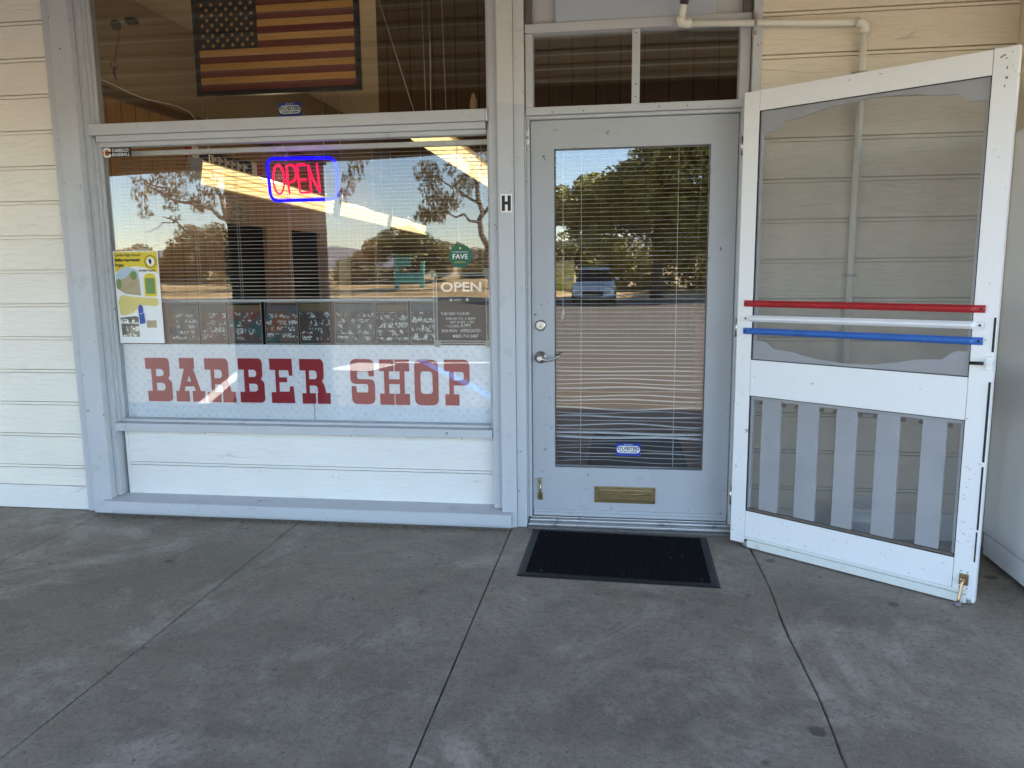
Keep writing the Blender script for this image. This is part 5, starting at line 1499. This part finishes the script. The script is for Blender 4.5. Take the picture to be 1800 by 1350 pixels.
def shrub(label, c, rad, n, r, leaf, seed, dens=700, cat="shrub"):
    rng = random.Random(seed)
    t = thing("shrub", label, cat, (c[0], c[1], 0.3), "shrubs beyond the parking lot")
    bm = bmesh.new()
    for k in range(5):
        limb(bm, (c[0] + rng.uniform(-.3, .3) * rad[0], c[1], 0.1), (c[0] + rng.uniform(-.7, .7) * rad[0], c[1], c[2]), 0.05, 0.02, 0.1, 4, rng)
    obj("stem", bm, M_BARKD, t)
    bm = bmesh.new()
    for cc, rr_ in cluster(rng, c, rad, n, r, 0.85):
        leaves(bm, (cc[0], cc[1], max(0.5, cc[2])), rr_, int(dens * (rr_[0] ** 2.25)), 0.17, 0, rng)
    obj("foliage", bm, leaf, t)
shrub("tall brown hedge mirrored below the eucalyptus at the window's left", (-24.6, -42, 2.2), (3.4, 1.3, 1.9), 50, 0.8, M_HEDGE, 21)
shrub("dark hedge column mirrored just left of the pillar reflection", (-20.4, -43, 2.3), (1.5, 1.2, 1.7), 24, 0.75, M_BUSH, 22)
shrub("low scrub mirrored above the yellow poster", (-30.5, -44, 1.5), (4.2, 1.2, 1.0), 34, 0.7, M_HEDGE, 23)
shrub("small shrubs mirrored between the pillar and the round tree", (-16.2, -43, 1.2), (1.6, 1.0, 0.9), 18, 0.6, M_BUSH, 24)
shrub("ragged shrub mirrored under the green sticker", (-8.0, -44, 1.3), (1.5, 1.0, 0.9), 16, 0.6, M_BUSH, 25)
shrub("shadowed undergrowth mirrored below the oak in the door glass", (1.6, -36, 1.6), (5.6, 1.2, 1.35), 64, 0.8, M_OAK, 26)
shrub("dry scrub band at the foot of the bank mirrored behind the cards", (-19, -39.5, 0.75), (5.0, 0.8, 0.35), 26, 0.5, M_HEDGE, 27, 500)
# small structures
te = thing("teal_play_frame", "teal painted play frame mirrored beyond the parking lot", "play frame", (-11.0, -37, 0.3))
M_TEAL = mat("teal_paint", (0.16, 0.50, 0.42), 0.6, 0.1, 4)
for x in (-11.7, -10.3):
    obj("post", B(x - 0.1, x + 0.1, -37.1, -36.9, 0.2, 2.0 if x < -11 else 1.7, bev=0.02), M_TEAL, te)
obj("panel", B(-11.6, -10.4, -37.05, -36.98, 0.55, 1.10), M_TEAL, te)
obj("panel", B(-11.6, -10.95, -37.05, -36.98, 1.45, 1.95), M_TEAL, te)
obj("canopy", B(-11.9, -10.1, -37.4, -36.6, 2.0, 2.06, bev=0.01), mat("pale_canopy", (0.45, 0.5, 0.25), 0.7, 0.4, 3), te)
mu = thing("painted_board", "yellow-green painted board wall mirrored low in the door glass", "mural", (-2.6, -34, 0))
def mural_mat():
    m, t, N, L, p = nodes("mural_paint")
    vo = N.new("ShaderNodeTexVoronoi"); vo.inputs['Scale'].default_value = 3.2; L.new(coords(t), vo.inputs['Vector'])
    c = ramp(t, tex_noise(t, coords(t), 2.6, 4, 0.6), [(0.35, (0.30, 0.34, 0.06)), (0.5, (0.55, 0.54, 0.16)), (0.6, (0.62, 0.56, 0.38)), (0.68, (0.16, 0.16, 0.06))])
    L.new(c, p.inputs['Base Color']); p.inputs['Roughness'].default_value = 0.7
    return m
obj("board", B(-4.6, -1.9, -34.1, -34.0, 0.25, 1.55), mural_mat(), mu)
for x in (-4.5, -3.3, -2.0):
    obj("post", B(x - 0.06, x + 0.06, -34.25, -34.101, -0.1, 1.8), M_BARK, mu)
def loft(bm, secs, cap=True):
    rows = [[bm.verts.new(q) for q in sc_] for sc_ in secs]
    n = len(rows[0])
    for a, b in zip(rows, rows[1:]):
        for k in range(n):
            bm.faces.new((a[k], a[(k + 1) % n], b[(k + 1) % n], b[k])).smooth = True
    if cap:
        bm.faces.new(rows[0]); bm.faces.new(rows[-1][::-1])
def sec(x, hw, z0, z1, y0, n=16, pw=0.45):
    out = []
    for k in range(n):
        a = 2 * math.pi * (k + 0.5) / n
        c, s_ = math.cos(a), math.sin(a)
        out.append((x + hw * math.copysign(abs(c) ** pw, c), y0, (z0 + z1) / 2 + (z1 - z0) / 2 * math.copysign(abs(s_) ** pw, s_)))
    return out
CX, CY, GZ = -0.75, -29.6, -0.15
pc = thing("parked_car", "pale silver car parked nose-in, mirrored low in the door glass", "car", (CX, CY, GZ))
M_CAR = mat("silver_car_paint", (0.58, 0.60, 0.62), 0.25, 0.03, 3, metal=0.3)
M_CGL = mat("dark_car_glass", (0.02, 0.025, 0.03), 0.08, 0.1, 3)
bm = bmesh.new()
loft(bm, [sec(CX, hw, GZ + a, GZ + b, CY + y_) for y_, hw, a, b in ((2.05, 0.72, 0.32, 0.62), (1.95, 0.84, 0.22, 0.74), (1.3, 0.88, 0.20, 0.90), (0.6, 0.89, 0.20, 0.96), (-0.8, 0.89, 0.20, 0.97), (-1.8, 0.87, 0.22, 0.98), (-2.1, 0.78, 0.32, 0.80))])
obj("body", bm, M_CAR, pc)
bm = bmesh.new()
loft(bm, [sec(CX, hw, GZ + a, GZ + b, CY + y_) for y_, hw, a, b in ((0.95, 0.74, 0.88, 0.97), (0.35, 0.66, 0.88, 1.36), (0.1, 0.64, 0.88, 1.42), (-1.1, 0.64, 0.88, 1.43), (-1.6, 0.66, 0.88, 1.30), (-1.95, 0.72, 0.88, 1.0))])
obj("window", bm, M_CGL, pc)
bm = bmesh.new()
loft(bm, [sec(CX, hw, GZ + a, GZ + b, CY + y_) for y_, hw, a, b in ((0.28, 0.60, 1.37, 1.40), (0.05, 0.63, 1.40, 1.455), (-1.1, 0.63, 1.41, 1.465), (-1.45, 0.60, 1.35, 1.41))])
obj("roof", bm, M_CAR, pc)
for sx_ in (-1, 1):
    for yy in (1.3, -1.3):
        wh = obj("wheel", lathe(bmesh.new(), [(0.20, -0.09), (0.31, -0.09), (0.32, 0.0), (0.31, 0.09), (0.20, 0.09)], (CX + sx_ * 0.80, CY + yy, GZ + 0.32), 'x', 20), M_BLACK, pc)
        obj("rim", lathe(bmesh.new(), [(0.19, -0.10), (0.19, 0.10)], (CX + sx_ * 0.80, CY + yy, GZ + 0.32), 'x', 16), M_STEEL, wh)
    obj("headlight", B(CX + sx_ * 0.60 - 0.15, CX + sx_ * 0.60 + 0.15, CY + 1.86, CY + 2.03, GZ + 0.58, GZ + 0.70, bev=0.03), M_WINK, pc)
    obj("mirror", B(CX + sx_ * 0.95 - 0.08, CX + sx_ * 0.95 + 0.08, CY + 0.62, CY + 0.74, GZ + 0.95, GZ + 1.07, bev=0.03), M_CAR, pc)
obj("grille", B(CX - 0.42, CX + 0.42, CY + 1.99, CY + 2.08, GZ + 0.36, GZ + 0.54, bev=0.02), M_BLACK, pc)
ps = thing("paper_strip", "curled strip of brown paper hanging behind the window blind", "paper", (-1.1, 0.205, 1.23))
bm = bmesh.new()
rw_ = []
for k in range(9):
    z_ = 1.232 + 0.25 * k / 8
    rw_.append([bm.verts.new((x_, 0.205 + 0.02 * math.sin((x_ + 1.13) * 30) + 0.01 * (k / 8) ** 2, z_ + (0.006 if x_ < -1.1 and k == 8 else 0))) for x_ in (-1.138 - 0.002 * (8 - k) * 0, -1.122, -1.106, -1.09, -1.074)])
for a, b in zip(rw_, rw_[1:]):
    for k in range(4):
        bm.faces.new((a[k], a[k + 1], b[k + 1], b[k])).smooth = True
o = obj("strip", bm, mat("kraft_paper", (0.42, 0.29, 0.15), 0.8, 0.08, 8), ps)
o.modifiers.new("thickness", 'SOLIDIFY').thickness = 0.0008
# ================================================================== litter at the foot of the wall
bm = bmesh.new()
rl = random.Random(5)
def chip(x, y, s, z=0.0015):
    a = rl.uniform(0, 6.28)
    vs = []
    for k in range(5):
        t_ = a + k * 1.2566
        vs.append(bm.verts.new((x + s * math.cos(t_) * rl.uniform(.5, 1), y + s * 0.5 * math.sin(t_) * rl.uniform(.5, 1), z + rl.uniform(0, s * 0.4))))
    bm.faces.new(vs)
for _ in range(320):
    chip(rl.uniform(-2.6, -0.1), -0.088 - abs(rl.gauss(0.0, 0.028)), rl.uniform(0.005, 0.016))
for _ in range(60):
    chip(rl.uniform(1.2, 2.2), -0.02 - abs(rl.gauss(0.02, 0.04)), rl.uniform(0.003, 0.010))
for _ in range(40):
    chip(rl.uniform(-2.4, 2.0), rl.uniform(-2.2, -0.12), rl.uniform(0.003, 0.008))
for x, y in ((0.02, -1.05), (0.03, -1.06), (-0.55, -0.55), (-0.40, -0.62), (-0.33, -0.6)):
    chip(x, y, 0.014)
lit = obj("leaf_litter", bm, mat("dry_litter", (0.17, 0.115, 0.055), 0.8, 0.95, 45, dirt=((0.42, 0.36, 0.26), 38, 0.55, 0.8)))
tag(lit, "dry leaf scraps and grit along the foot of the grey ledge", "litter", kind='stuff')
